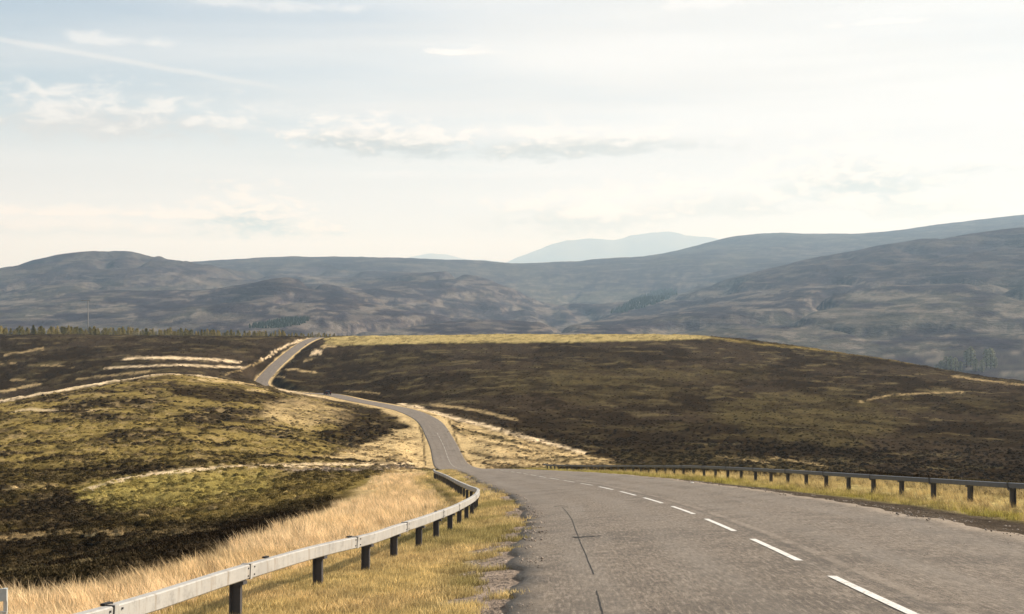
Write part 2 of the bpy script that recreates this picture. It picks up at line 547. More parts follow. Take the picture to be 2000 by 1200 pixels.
LATE = [
    (HEATHER, 2.2, .9, (210, 400), [(808, 812), (818, 826), (825, 848), (828, 880), (832, 908)]),  # dark line along the left ditch, drawn in the ground colour
    (HEATHER, 2.2, .85, (200, 330), [(872, 812), (882, 832), (890, 858), (900, 885), (922, 911)]),  # shade of the right-hand ditch, painted into the ground colour
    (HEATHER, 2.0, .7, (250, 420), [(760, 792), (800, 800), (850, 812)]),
    (HEATHER2, 3.0, .7, (190, 330), [(930, 862), (990, 872), (1040, 884)]),
    (HEATHER2, 3.0, .75, (190, 300), [(915, 884), (960, 893), (1040, 900), (1110, 903)]),
    (MOSS, 3.5, .7, (200, 330), [(905, 845), (950, 852), (1000, 862)]),
    (MOSS, 2.5, .7, (180, 280), [(1080, 894), (1150, 902), (1240, 910)]),
    (HEATHER, 1.6, .7, (560, 790), [(520, 742), (560, 715), (600, 690), (622, 672)]),
]
# areas: colour, strength, edge softness px, depth range, polygon
AREAS = [
    (FIELD, .95, 2.5, (690, 830), [(632, 660), (700, 654), (900, 646), (1250, 646), (1384, 655), (1390, 662), (1250, 667), (1050, 670), (860, 671), (640, 676)]),
    (HEATHER, .95, 10, (300, 440), [(330, 750), (460, 752), (560, 770), (640, 785), (600, 800), (430, 790), (330, 775)]),
    (HEATHER, .92, 10, (220, 400), [(640, 795), (740, 805), (790, 840), (770, 880), (660, 870), (600, 850), (660, 830)]),
    (STRAW, .42, 14, (220, 420), [(515, 785), (590, 775), (680, 800), (690, 820), (600, 838), (510, 820)]),
    (STRAW, .75, 8, (190, 300), [(755, 850), (790, 820), (835, 870), (842, 905), (690, 905), (600, 900), (690, 875)]),
    (GREEN, .80, 12, (80, 180), [(140, 960), (210, 935), (330, 922), (520, 918), (560, 945), (480, 985), (330, 1010), (200, 1000)]),
    (OLIVE, .55, 12, (80, 180), [(520, 918), (760, 918), (800, 930), (650, 985), (520, 1000)]),
    (HEATHER, .58, 12, (60, 140), [(-60, 990), (130, 985), (200, 1010), (400, 1018), (560, 990), (700, 950), (640, 1000), (400, 1060), (150, 1110), (-60, 1130)]),
    (HEATHER, .55, 16, (90, 200), [(-60, 905), (150, 900), (400, 890), (560, 880), (500, 905), (200, 930), (120, 985), (-60, 985)]),
    (STRAW, .78, 9, (150, 330), [(888, 815), (960, 835), (1060, 865), (1180, 893), (1230, 912), (1050, 918), (940, 914), (905, 880)]),
    (MOSS, .4, 10, (150, 330), [(1180, 880), (1450, 885), (1650, 912), (1640, 935), (1250, 925)]),
    (MOSS, .38, 16, (260, 600), [(1380, 790), (1550, 760), (1700, 780), (1780, 830), (1650, 880), (1480, 870)]),
    (HEATHER, .7, 12, (230, 420), [(1430, 850), (1560, 860), (1700, 880), (1780, 905), (1500, 890)]),
    (MOSS, .28, 14, (420, 700), [(850, 745), (1100, 720), (1500, 720), (1500, 745), (1100, 760)]),
]


def seg_dist(x, y, pts, yk=1.0):
    d = np.full(len(x), 1e9)
    for (x0, y0), (x1, y1) in zip(pts[:-1], pts[1:]):
        ax, ay = x1 - x0, (y1 - y0) * yk
        L = ax * ax + ay * ay + 1e-9
        t = np.clip(((x - x0) * ax + (y - y0) * yk * ay) / L, 0, 1)
        d = np.minimum(d, np.hypot(x - x0 - t * ax, (y - y0) * yk - t * ay))
    return d


def poly_sd(x, y, pts):
    p = pts + pts[:1]
    inside = np.zeros(len(x), bool)
    for (x0, y0), (x1, y1) in zip(p[:-1], p[1:]):
        if y0 == y1:
            continue
        c = ((y0 > y) != (y1 > y)) & (x < (x1 - x0) * (y - y0) / (y1 - y0) + x0)
        inside ^= c
    d = seg_dist(x, y, p)
    return np.where(inside, d, -d)


BANK = (-11.6, 0)


def land_cover(X, Y, Z):
    n = len(X)
    px = 1000 + F * X / np.maximum(Y, 3)
    py = 600 + F * (EYE - Z) / np.maximum(Y, 3)
    lat, yf = road_coords(X, np.clip(Y, -79, 880))
    hw = road_w(yf)
    e = np.abs(lat) - hw
    big = fbm(X / 60, Y / 90, 4, 41)
    mid = fbm(X / 11, Y / 15, 4, 51)
    sm = fbm(X / 2.3, Y / 3.0, 3, 61)
    col = np.empty((n, 3))
    # open moor: heather with olive grass streaks
    k = sstep(mid * 0.6 + sm * 0.4, 0.47, 0.60)[:, None]
    col[:] = HEATHER * (1 - k) + HEATHER2 * k
    burn = sstep(fbm(X / 26, Y / 34, 4, 43) + (sm - .5) * .25, 0.52, 0.60)[:, None] * 0.75
    col = col * (1 - burn) + np.array([0.047, 0.034, 0.021]) * (.7 + .6 * sm[:, None]) * burn
    wisp = sstep(fbm(X / 17, Y / 4.2, 4, 44), 0.60, 0.70)[:, None] * sstep(mid, .42, .6)[:, None] * 0.55
    col = col * (1 - wisp) + np.array([0.15, 0.118, 0.060]) * wisp
    g = sstep(big * 0.35 + mid * 0.45 + sm * 0.2, 0.53, 0.63)[:, None] * 0.32
    col = col * (1 - g) + MOSS * g
    # left knoll: mostly grass with heather showing through
    knoll = (sstep(Y, 50, 80) * (1 - sstep(Y, 400, 440)) * (1 - sstep(lat, -14, -5)))
    hump = fbm(X / 10, Y / 3.2, 4, 73)
    v = sstep(mid * 0.35 + sm * 0.12 + big * 0.28 + hump * 0.25, 0.42, 0.57)
    kc = HEATHER2[None] * (1 - v[:, None]) + OLIVE[None] * v[:, None]
    s2 = sstep(fbm(X / 1.7, Y / 3.5, 3, 71), 0.58, 0.75)[:, None] * 0.5
    kc = kc * (1 - s2) + (STRAW * 0.7) * s2
    col = col * (1 - knoll[:, None]) + kc * knoll[:, None]
    jx = (fbm(X / 4, Y / 6, 3, 81) - 0.5)
    jy = (fbm(X / 3, Y / 6, 3, 91) - 0.5)
    qx = px + jx * 26
    for c, s, soft, (z0, z1), pts in AREAS:
        m = (Y > z0) & (Y < z1)
        if not m.any():
            continue
        idx = np.nonzero(m)[0]
        d = poly_sd(qx[idx], py[idx] + jy[idx] * soft * 1.6, pts)
        a = sstep(d, -soft * 0.5, soft) * s
        a = a * (0.55 + 0.9 * sstep(sm[idx] * .5 + mid[idx] * .5, 0.36, 0.58)).clip(0, 1.0 / max(s, .5))
        a = np.clip(a, 0, 1)
        var = (0.72 + 0.56 * fbm(X[idx] / 2.2, Y[idx] / 4, 3, 131))[:, None]
        col[idx] = col[idx] * (1 - a[:, None]) + c * var * a[:, None]
    for c, wd, s, (z0, z1), pts in STROKES:
        xs = [p[0] for p in pts]
        m = (Y > z0) & (Y < z1) & (px > min(xs) - 30) & (px < max(xs) + 30)
        if not m.any():
            continue
        idx = np.nonzero(m)[0]
        d = seg_dist(px[idx] + jx[idx] * 20, py[idx] + jy[idx] * wd * 1.6, pts)
        a = sstep(d, wd * 1.5, wd * 0.4) * s
        a = a * (0.4 + 0.75 * sstep(sm[idx], 0.3, 0.55)).clip(0, 1)
        col[idx] = col[idx] * (1 - a[:, None]) + c * a[:, None]
    # verges along the whole road
    hl = sstep(Y, 860, 1050)[:, None]
    if hl.max() > 0:
        ii = np.nonzero(hl[:, 0] > 0)[0]
        col[ii] = col[ii] * (1 - hl[ii]) + hill_cover(X[ii], Y[ii], Z[ii]) * hl[ii]
    far = sstep(Y, 150, 230)
    wv = 1.6 + 2.6 * vnoise(yf / 14, lat * 0 + (lat > 0) * 5.0, 5)
    wv = wv * (1 - .62 * sstep(Y, 470, 540))
    a = (1 - sstep(e, wv * 0.6, wv * 1.5)) * far * (Y < 840)
    vc = STRAW * (0.7 + 0.6 * sm[:, None])
    col = col * (1 - a[:, None]) + vc * a[:, None]
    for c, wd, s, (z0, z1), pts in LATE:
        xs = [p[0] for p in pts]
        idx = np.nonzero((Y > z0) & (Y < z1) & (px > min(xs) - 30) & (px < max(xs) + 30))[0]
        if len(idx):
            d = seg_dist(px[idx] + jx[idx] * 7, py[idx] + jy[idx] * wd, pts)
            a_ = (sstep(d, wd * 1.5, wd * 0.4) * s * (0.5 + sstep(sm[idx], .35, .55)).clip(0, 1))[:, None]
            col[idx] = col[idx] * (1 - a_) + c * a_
    near = 1 - sstep(Y, 130, 175)
    nl = near * (lat < 0) * (1 - sstep(e + (mid - .5) * 2.5, 6.4, 8.2))
    tall = sstep(e + (sm - .5) * 1.2, 2.0, 3.4)
    lc = (OCHRE * (1 - tall[:, None]) + STRAW * tall[:, None]) * (0.72 + 0.56 * sm[:, None])
    gm = sstep(mid, 0.50, 0.66)[:, None] * (1 - tall[:, None]) * 0.5
    lc = lc * (1 - gm) + np.array([0.16, 0.15, 0.045]) * gm
    col = col * (1 - nl[:, None]) + lc * nl[:, None]
    nr = near * (lat > 0) * (1 - sstep(e + (mid - .5) * 2.0, 5.6, 7.4))
    t2 = sstep(e + (sm - .5) * 1.0, 1.5, 2.6)[:, None]
    rc = np.array([0.22, 0.20, 0.05]) * (1 - t2) + (OCHRE * 1.25) * t2
    rc = rc * (0.7 + 0.6 * sm[:, None])
    col = col * (1 - nr[:, None]) + rc * nr[:, None]
    # bare soil and grit against the asphalt
    wd = np.where(lat > 0, 0.55 + 2.1 * (1 - sstep(Y, 25, 70)) + 0.5 * vnoise(yf / 3.0, yf * 0, 8), 0.5 + (0.5 + 0.45 * (1 - sstep(Y, 18, 40))) * vnoise(yf / 1.5, yf * 0, 9))
    sa = (1 - sstep(e + (sm - .5) * 0.7, wd * 0.6, wd * 1.15)) * near
    sc = SOIL * (0.6 + 0.8 * sm[:, None]) + (GRAVEL - SOIL) * ((lat < 0) * 0.8)[:, None]
    col = col * (1 - sa[:, None]) + sc * sa[:, None]
    return np.clip(col, 0.008, 0.9)


def hill_cover(X, Y, Z):
    px = 1000 + F * X / Y
    py = 600 + F * (EYE - Z) / Y
    big = fbm(X / 420, Y / 700, 4, 141)
    mid = fbm(px / 48, py / 5.0, 5, 151)           # streaks follow the contours of slopes facing us
    mid = 0.6 * mid + 0.4 * fbm(X / 90, Y / 160, 4, 152)
    sm = fbm(X / 28, Y / 60, 3, 161)
    base = np.array([0.032, 0.027, 0.033])
    brown = np.array([0.048, 0.040, 0.042])
    green = np.array([0.072, 0.068, 0.054])
    tan = np.array([0.150, 0.130, 0.108])
    k = sstep(sm * .5 + mid * .5, 0.42, 0.58)[:, None]
    col = base * (1 - k) + brown * k
    low = sstep(py, 520, 590)
    g = (sstep(big * 0.5 + mid * 0.5, 0.47, 0.60) * (0.35 + 0.45 * low))[:, None]
    col = col * (1 - g) + green * g
    t = (sstep(mid * 0.65 + sm * 0.35, 0.545, 0.60) * (0.12 + 0.52 * low))[:, None]
    col = col * (1 - t) + tan * t
    patches = [
        (tan, 4, .7, [(330, 535), (380, 545), (430, 560)]), (tan, 5, .6, [(600, 545), (650, 555), (700, 578)]),
        (green, 7, .8, [(1080, 557), (1130, 560)]), (green, 8, .8, [(1150, 580), (1240, 575)]), (green, 9, .6, [(1380, 515), (1460, 500)]),
        (tan, 3, .8, [(1030, 648), (1090, 640), (1130, 632), (1180, 615)]),
        (tan, 3, .6, [(1320, 565), (1335, 545), (1350, 538)]), (tan, 3, .7, [(1500, 606), (1650, 604), (1850, 610), (1890, 620)]),
        (tan, 2.5, .6, [(1400, 580), (1480, 570), (1600, 560), (1690, 555)]), (tan, 3, .6, [(1350, 600), (1420, 595), (1510, 592)]),
        (green, 9, .7, [(1700, 635), (1760, 622), (1820, 622)]), (tan, 3, .7, [(1560, 622), (1650, 612), (1700, 606)]),
        (tan, 3, .7, [(1800, 620), (1880, 640), (1940, 645)]), (tan, 2.5, .8, [(1950, 695), (1975, 688), (2000, 683)]),
        (tan, 2.5, .6, [(560, 640), (640, 628), (700, 632), (760, 648)]), (tan, 3, .5, [(780, 585), (860, 600), (960, 635)]),
        (tan, 3, .5, [(900, 575), (1000, 590), (1100, 612)]), (tan, 2.2, .6, [(50, 600), (130, 606)]), (tan, 2.2, .6, [(250, 555), (290, 550)]),
        (base * .75, 16, .8, [(425, 592), (500, 572), (590, 560), (660, 572)]), (tan, 3, .8, [(590, 541), (640, 549), (690, 566), (705, 577)]),
        (base * .8, 7, .8, [(640, 512), (700, 520), (600, 516)]), (base * .85, 8, .7, [(450, 575), (560, 565), (640, 580)]),
    ]
    jx = (fbm(X / 60, Y / 90, 3, 171) - 0.5) * 40
    jy = (fbm(X / 60, Y / 120, 3, 181) - 0.5)
    for c, wd, s, pts in patches:
        xs = [p[0] for p in pts]
        m = (px > min(xs) - 40) & (px < max(xs) + 40)
        idx = np.nonzero(m)[0]
        d = seg_dist(px[idx] + jx[idx], py[idx] + jy[idx] * wd * 2, pts)
        a = (sstep(d, wd * 1.4, wd * 0.3) * s * (0.4 + sm[idx]))[:, None].clip(0, 1)
        col[idx] = col[idx] * (1 - a) + c * a
    return np.clip(col, 0.008, 0.9)


# ------------------------------------------------------------------ materials
def new_mat(name):
    m = bpy.data.materials.new(name)
    m.use_nodes = True
    t = m.node_tree
    t.nodes.clear()
    w = NT(t)
    out = w.add('ShaderNodeOutputMaterial')
    b = w.add('ShaderNodeBsdfPrincipled')
    w.link(b.outputs[0], out.inputs[0])
    b.inputs['Specular IOR Level'].default_value = 0.2
    b.inputs['Roughness'].default_value = 0.85
    return m, w, b


def terrain_material(name, scale, bump, bdist, lo=0.7, hi=1.35):
    m, w, b = new_mat(name)
    at = w.add('ShaderNodeAttribute', attribute_name='cover')
    tc = w.add('ShaderNodeTexCoord')
    n1 = w.noise(tc.outputs['Object'], scale, 6, 0.65)
    n2 = w.noise(tc.outputs['Object'], scale * 6.3, 4, 0.65)
    f = w.math('ADD', w.math('MULTIPLY', n1, 0.55), w.math('MULTIPLY', n2, 0.45))
    f = w.smooth(f, 0.36, 0.64, lo, hi)
    sc = w.add('ShaderNodeVectorMath', operation='SCALE')
    w.link(at.outputs['Color'], sc.inputs[0])
    w.link(f, sc.inputs['Scale'])
    w.link(sc.outputs[0], b.inputs['Base Color'])
    b.inputs['Roughness'].default_value = 1.0
    b.inputs['Specular IOR Level'].default_value = 0.0
    bp = w.add('ShaderNodeBump')
    bp.inputs['Strength'].default_value = bump
    bp.inputs['Distance'].default_value = bdist
    w.link(w.math('ADD', n1, w.math('MULTIPLY', n2, 0.5)), bp.inputs['Height'])
    w.link(bp.outputs[0], b.inputs['Normal'])
    return m


MAT_MOOR = terrain_material('moor_ground', 0.9, 0.9, 0.5)
def hill_streaks(m):
    """pale grass strips on the burnt heather of the far slopes"""
    w = NT(m.node_tree)
    b = [n for n in w.n if n.type == 'BSDF_PRINCIPLED'][0]
    src = b.inputs['Base Color'].links[0].from_socket
    tc = w.add('ShaderNodeTexCoord')
    mp = w.add('ShaderNodeVectorMath', operation='MULTIPLY')
    w.link(tc.outputs['Object'], mp.inputs[0])
    mp.inputs[1].default_value = (1 / 190, 1 / 330, 1 / 26)
    n1 = w.noise(mp.outputs[0], 1.0, 6, .62, .6)
    f = w.math('MULTIPLY', w.smooth(n1, .53, .62), .40)
    c = w.mix(f, src, (.148, .128, .105))
    n2 = w.noise(mp.outputs[0], 2.3, 5, .6, .4)
    c = w.mix(w.math('MULTIPLY', w.smooth(n2, .53, .64), .35), c, (.022, .020, .020))
    w.link(c, b.inputs['Base Color'])
    return m


MAT_HILL = terrain_material('hill_ground', 0.012, 0.9, 12.0, 0.72, 1.32)
hill_streaks(MAT_HILL)


# ------------------------------------------------------------------ terrain meshes
def t_columns():
    mid = np.arange(-150, 2151, 3.0)
    t = (mid - 1000) / F
    g = np.geomspace(0.004, 0.25, 26).cumsum()
    g = g * (2.0 / g[-1])
    return np.concatenate([t[0] - g[::-1], t, t[-1] + g])


TC = t_columns()


def fan(name, zs, cover, mat, extra=None):
    T, Yg = np.meshgrid(TC, zs)
    X = (T * Yg).ravel()
    Y = Yg.ravel()
    Z = ground(X, Y)
    if extra is not None:
        Z = Z + extra(X, Y)
    col = cover(X, Y, Z)
    nr, nc = len(zs), len(TC)
    i = (np.arange(nr - 1)[:, None] * nc + np.arange(nc - 1)[None]).ravel()
    quads = np.stack([i, i + 1, i + nc + 1, i + nc], -1)
    me = bpy.data.meshes.new(name)
    me.vertices.add(len(X))
    me.vertices.foreach_set('co', np.stack([X, Y, Z], -1).astype(np.float32).ravel())
    me.loops.add(quads.size)
    me.loops.foreach_set('vertex_index', quads.astype(np.int32).ravel())
    me.polygons.add(len(quads))
    me.polygons.foreach_set('loop_start', (np.arange(len(quads)) * 4).astype(np.int32))
    me.polygons.foreach_set('use_smooth', np.ones(len(quads), bool))
    at = me.color_attributes.new('cover', 'FLOAT_COLOR', 'POINT')
    at.data.foreach_set('color', np.hstack([col, np.ones((len(X), 1))]).astype(np.float32).ravel())
    me.update()
    me.validate()
    me.materials.append(mat)
    o = link(bpy.data.objects.new(name, me))
    o['kind'] = 'structure'
    return o, X, Y, Z, col


zs_moor = np.concatenate([np.exp(np.arange(math.log(6), math.log(880), 0.008)), np.exp(np.arange(math.log(880), math.log(2000), 0.02)), [2000.0]])
moor, MX, MY, MZ, MC = fan('moorland', zs_moor, land_cover, MAT_MOOR)


def hill_relief(X, Y):
    k = sstep(Y, 2000, 2600)
    a = fbm(X / 260, Y / 420, 5, 201) - 0.5
    g = np.abs(fbm(X / 520, Y / 900, 4, 211) - 0.5) * 2
    return k * (30 * a - 30 * np.exp(-(g / 0.10) ** 2) * (1 - sstep(Y, 6000, 7000)) )


zs_hill = np.exp(np.arange(math.log(2000), math.log(17000), 0.012))
hills, HX, HY, HZ, HC = fan('hills', zs_hill, hill_cover, MAT_HILL, hill_relief)

# ground behind and beside the camera, continuing the same surface
def near_sheet():
    xs = np.concatenate([-np.geomspace(4, 120, 40)[::-1], np.linspace(-3.8, 12, 50), np.geomspace(12.4, 120, 40)])
    ys = np.concatenate([-np.geomspace(1, 75, 30)[::-1], np.linspace(-0.8, 30, 90)])
    Xg, Yg = np.meshgrid(xs, ys)
    X, Y = Xg.ravel(), Yg.ravel()
    inside = (Y > 6.3) & (np.abs(X / np.maximum(Y, .1)) < 2.3)
    Z = ground(X, Y) - np.where((Y > 5.9) & (np.abs(X / np.maximum(Y, .1)) < 2.45), 0.08, 0.0)
    col = land_cover(X, np.maximum(Y, 3), Z)
    nc = len(xs)
    faces = []
    for r in range(len(ys) - 1):
        for c in range(nc - 1):
            q = (r * nc + c, r * nc + c + 1, (r + 1) * nc + c + 1, (r + 1) * nc + c)
            if not all(inside[j] for j in q):
                faces.append(q)
    o = mesh_obj('ground', np.stack([X, Y, Z], -1), faces, MAT_MOOR, smooth=True)
    at = o.data.color_attributes.new('cover', 'FLOAT_COLOR', 'POINT')
    at.data.foreach_set('color', np.hstack([col, np.ones((len(X), 1))]).astype(np.float32).ravel())
    o['kind'] = 'structure'
near_sheet()


# far mountains, some 24 km off
def mountains():
    prof = [(940, 540), (985, 512), (1040, 492), (1080, 476), (1110, 469), (1150, 466), (1200, 469), (1235, 459), (1280, 455), (1310, 454), (1350, 460), (1400, 466), (1450, 480), (1540, 500), (1700, 530)]
    prof2 = [(700, 530), (760, 512), (800, 502), (840, 496), (870, 498), (900, 505), (950, 508), (1000, 512), (1080, 540)]
    verts, faces = [], []
    for p, z0, dep in ((prof, 31000, 5000), (prof2, 36000, 3500)):
        pxs = np.arange(p[0][0], p[-1][0] + 1, 6.0)
        top = np.interp(pxs, [q[0] for q in p], [q[1] for q in p])
        top = top + (fbm(pxs / 22, pxs * 0, 4, 301) - 0.5) * 5
        ts = np.linspace(-1, 1, 25)
        base = len(verts)
        for t in ts:
            y = z0 + t * dep
            pr = np.exp(-(t * 1.7) ** 2)
            crest = EYE - (top - 600) / F * z0
            x = (pxs - 1000) / F * z0 * (1 + 0.02 * t)
            h = -400 + (crest + 400) * pr + (fbm(x / 900, x * 0 + y / 900, 4, 311) - 0.5) * 260 * (1 - pr) * min(1, abs(t) * 4)
            verts += list(zip(x, x * 0 + y, h))
        n = len(pxs)
        for r in range(len(ts) - 1):
            for c in range(n - 1):
                i = base + r * n + c
                faces.append((i, i + 1, i + n + 1, i + n))
    m, w, b = new_mat('mountain_ground')
    tc = w.add('ShaderNodeTexCoord')
    nz = w.noise(tc.outputs['Object'], 0.0012, 5, 0.6)
    w.link(w.mix(w.smooth(nz, .4, .6), (.055, .05, .045), (.10, .09, .06)), b.inputs['Base Color'])
    o = mesh_obj('mountains', verts, faces, m, smooth=True)
    o['kind'] = 'structure'
mountains()

# ------------------------------------------------------------------ road
def asphalt():
    m, w, b = new_mat('asphalt')
    uv = w.add('ShaderNodeUVMap', uv_map='road')
    sp = w.add('ShaderNodeSeparateXYZ')
    w.link(uv.outputs[0], sp.inputs[0])
    lat, st = sp.outputs[0], sp.outputs[1]           # metres across (0 = centre), metres along
    tc = w.add('ShaderNodeTexCoord')
    ob = tc.outputs['Object']
    grit = w.noise(ob, 55.0, 5, 0.75)
    grit2 = w.noise(ob, 13.0, 5, 0.85)
    blot = w.noise(ob, 0.55, 5, 0.6, 0.3)
    long_ = w.noise(w.comb(w.math('MULTIPLY', lat, 1.7), w.math('MULTIPLY', st, 0.10), 0.0), 1.0, 5, 0.6)
    col = w.mix(w.smooth(grit, 0.40, 0.60), (.058, .049, .040), (.235, .200, .166))
    col = w.mix(w.math('MULTIPLY', w.smooth(grit2, .46, .66), .6), col, (.055, .047, .040))
    cell = w.noise(ob, 4.2, 5, 0.8)
    col = w.mix(w.math('MULTIPLY', w.smooth(cell, .48, .64), .55), col, (.26, .225, .19))
    col = w.mix(w.math('MULTIPLY', w.smooth(blot, .46, .62), .55), col, (.070, .060, .051))
    col = w.mix(w.math('MULTIPLY', w.smooth(long_, .48, .68), .40), col, (.21, .19, .168))
    sg = w.noise(w.comb(w.math('MULTIPLY', lat, 22.0), w.math('MULTIPLY', st, 2.6), 4.0), 1.0, 3, 0.7)
    col = w.mix(w.math('MULTIPLY', w.smooth(sg, .50, .66), .62), col, (.055, .047, .040))
    col = w.mix(w.math('MULTIPLY', w.smooth(sg, .48, .34), .55), col, (.30, .26, .22))
    # polished wheel tracks, two for each lane
    al = w.math('ABSOLUTE', lat)
    trk = w.math('MAXIMUM', w.smooth(w.math('ABSOLUTE', w.math('SUBTRACT', al, 1.25)), .55, .05),
                 w.smooth(w.math('ABSOLUTE', w.math('SUBTRACT', al, 3.0)), .55, .05))
    col = w.mix(w.math('MULTIPLY', trk, .22), col, (.20, .182, .162))
    # worn joint between the two lanes
    wob = w.math('MULTIPLY', w.math('SUBTRACT', w.noise(w.comb(w.math('MULTIPLY', st, .3), 0.0, 2.0), 1.0, 3), .5), .16)
    jl = w.math('ABSOLUTE', w.math('SUBTRACT', w.math('ADD', lat, wob), .46))
    brk = w.smooth(w.noise(w.comb(w.math('MULTIPLY', st, .8), lat, 5.0), 1.0, 4), .34, .56)
    col = w.mix(w.math('MULTIPLY', w.math('MULTIPLY', w.smooth(jl, .11, .04), brk), .42), col, (.27, .235, .20))
    dk = w.math('ABSOLUTE', w.math('SUBTRACT', w.math('ADD', lat, wob), .30))
    col = w.mix(w.math('MULTIPLY', w.smooth(dk, .10, .02), .35), col, (.06, .053, .048))
    # crumbling edges: dirt and grit washed onto the asphalt
    en = w.noise(ob, 1.3, 6, 0.7)
    edge = w.smooth(w.math('ADD', al, w.math('MULTIPLY', w.math('SUBTRACT', en, .5), 1.9)), 3.45, 4.1)
    edge = w.math('MULTIPLY', edge, w.smooth(st, 260.0, 150.0))
    col = w.mix(w.math('MULTIPLY', edge, .8), col, w.mix(w.smooth(grit2, .35, .65), (.10, .085, .068), (.25, .21, .168)))
    tn = w.add('ShaderNodeVectorMath', operation='MULTIPLY')
    w.link(col, tn.inputs[0])
    tn.inputs[1].default_value = (.99, .945, .875)
    w.link(tn.outputs[0], b.inputs['Base Color'])
    b.inputs['Roughness'].default_value = 0.8
    b.inputs['Specular IOR Level'].default_value = 0.25
    bp = w.add('ShaderNodeBump')
    bp.inputs['Strength'].default_value = 0.7
    bp.inputs['Distance'].default_value = 0.012
    w.link(w.math('ADD', grit, grit2), bp.inputs['Height'])
    w.link(bp.outputs[0], b.inputs['Normal'])
    return m


STN = np.concatenate([np.arange(-78, 130, 0.5), np.arange(130, 840, 1.5)])
_dx = np.gradient(road_x(STN), STN)
_dz = np.gradient(road_z(STN), STN)
ARC = np.concatenate([[0], np.cumsum(np.sqrt(1 + ((_dx[1:] + _dx[:-1]) / 2) ** 2) * np.diff(STN))])
ARC -= np.interp(0, STN, ARC)


def road_point(y, lat, up=0.0):
    """point on the road surface at station y, lateral offset lat"""
    y = np.asarray(y, float)
    s = (road_x(y + 1) - road_x(y - 1)) / 2
    n = np.sqrt(1 + s * s)
    X = road_x(y) + lat / n
    Y = y - lat * s / n
    Z = road_z(y) + super_el(y) * lat + up
    return np.stack([X, Y, Z], -1)


def arc_to_y(a):
    return np.interp(a, ARC, STN)


def build_road():
    fr = np.array([-1.0, -1.0, -.9, -.6, -.3, 0, .3, .6, .9, 1.0, 1.0])
    verts, faces, uvs = [], [], []
    wn_l = (fbm(STN / 0.8, STN * 0, 4, 401) - .5) * 0.55 * (1 - sstep(STN, 80, 180))
    wn_r = (fbm(STN / 0.8, STN * 0 + 9, 4, 402) - .5) * 0.45 * (1 - sstep(STN, 80, 180))
    hw = road_w(STN)
    m = len(fr)
    cols = []
    for j, f in enumerate(fr):
        lat = f * hw + (wn_l if f < -.85 else 0) + (wn_r if f > .85 else 0)
        up = 0.02 - 0.02 * f * f + (-0.22 if j in (0, m - 1) else 0)
        if j in (0, m - 1):
            lat = lat + np.sign(f) * 0.05
        p = road_point(STN, lat, up)
        cols.append((p, np.stack([lat * (4.0 / hw), ARC], -1)))
    P = np.stack([c[0] for c in cols], 1).reshape(-1, 3)
    U = np.stack([c[1] for c in cols], 1).reshape(-1, 2)
    for r in range(len(STN) - 1):
        for c in range(m - 1):
            i = r * m + c
            faces.append((i, i + 1, i + m + 1, i + m))
    o = mesh_obj('road', P, faces, asphalt(), smooth=True)
    uvl = o.data.uv_layers.new(name='road')
    li = np.empty(len(o.data.loops), np.int32)
    o.data.loops.foreach_get('vertex_index', li)
    uvl.data.foreach_set('uv', U[li].astype(np.float32).ravel())
    o['kind'] = 'structure'
    return o


road = build_road()


def paint_mat(name, colr, wear):
    m, w, b = new_mat(name)
    tc = w.add('ShaderNodeTexCoord')
    n = w.noise(tc.outputs['Object'], 30.0, 5, 0.7)
    n2 = w.noise(tc.outputs['Object'], 2.2, 4, 0.6)
    f = w.smooth(w.math('ADD', w.math('MULTIPLY', n, .6), w.math('MULTIPLY', n2, .4)), .60 - wear, .72 - wear)
    w.link(w.mix(f, colr, (.24, .22, .195)), b.inputs['Base Color'])
    b.inputs['Roughness'].default_value = .7
    return m


MAT_PAINT = paint_mat('road_paint', (.60, .58, .54), .09)
MAT_PAINT_OLD = paint_mat('worn_road_paint', (.42, .395, .355), .10)
MAT_TAR = paint_mat('tar', (.016, .014, .012), -.12)


def strip(name, mat, pts, width, up, parent):
    """thin strip lying on the road through (station, lateral) points"""
    verts, faces = [], []
    P = [Vector(road_point(np.array([a]), b, .02 - .02 * (b / float(road_w(a))) ** 2 + up)[0]) for a, b in pts]
    for i, p in enumerate(P):
        d = (P[min(i + 1, len(P) - 1)] - P[max(i - 1, 0)]).normalized()
        s = d.cross(Vector((0, 0, 1))).normalized()
        wd = width * (0.8 + 0.4 * random.random()) if name != 'centre_line_dash' else width
        verts += [p - s * wd / 2, p + s * wd / 2]
        if i:
            k = 2 * i
            faces.append((k - 2, k - 1, k + 1, k))
    return mesh_obj(name, verts, faces, mat, parent)


a0 = float(np.interp(16.0, STN, ARC))
k = 0
for i in range(-2, 50):
    s0 = a0 + i * 6.0
    if s0 > 290:
        break
    sa = np.linspace(s0, s0 + 4.0, 6)
    ys = arc_to_y(sa)
    mat = MAT_PAINT if ys[0] < 47 else MAT_PAINT_OLD
    strip('centre_line_dash', mat, [(y, 0.0) for y in ys], 0.11, 0.004, road)


def pix_on_road(px, py):
    ys = np.linspace(6, 120, 4000)
    z = EYE - (py - 600) / F * ys
    X = (px - 1000) / F * ys
    lat, yf = road_coords(X, ys)
    g = road_z(yf) + super_el(yf) * lat
    j = np.argmax(g >= z)
    return float(yf[j]), float(lat[j])


def dens(pts, n=6):
    out = []
    for p, q in zip(pts[:-1], pts[1:]):
        for t in np.linspace(0, 1, n, endpoint=False):
            out.append((p[0] + (q[0] - p[0]) * t + random.uniform(-.0, .0), p[1] + (q[1] - p[1]) * t + random.uniform(-.004, .004)))
    return out + [pts[-1]]


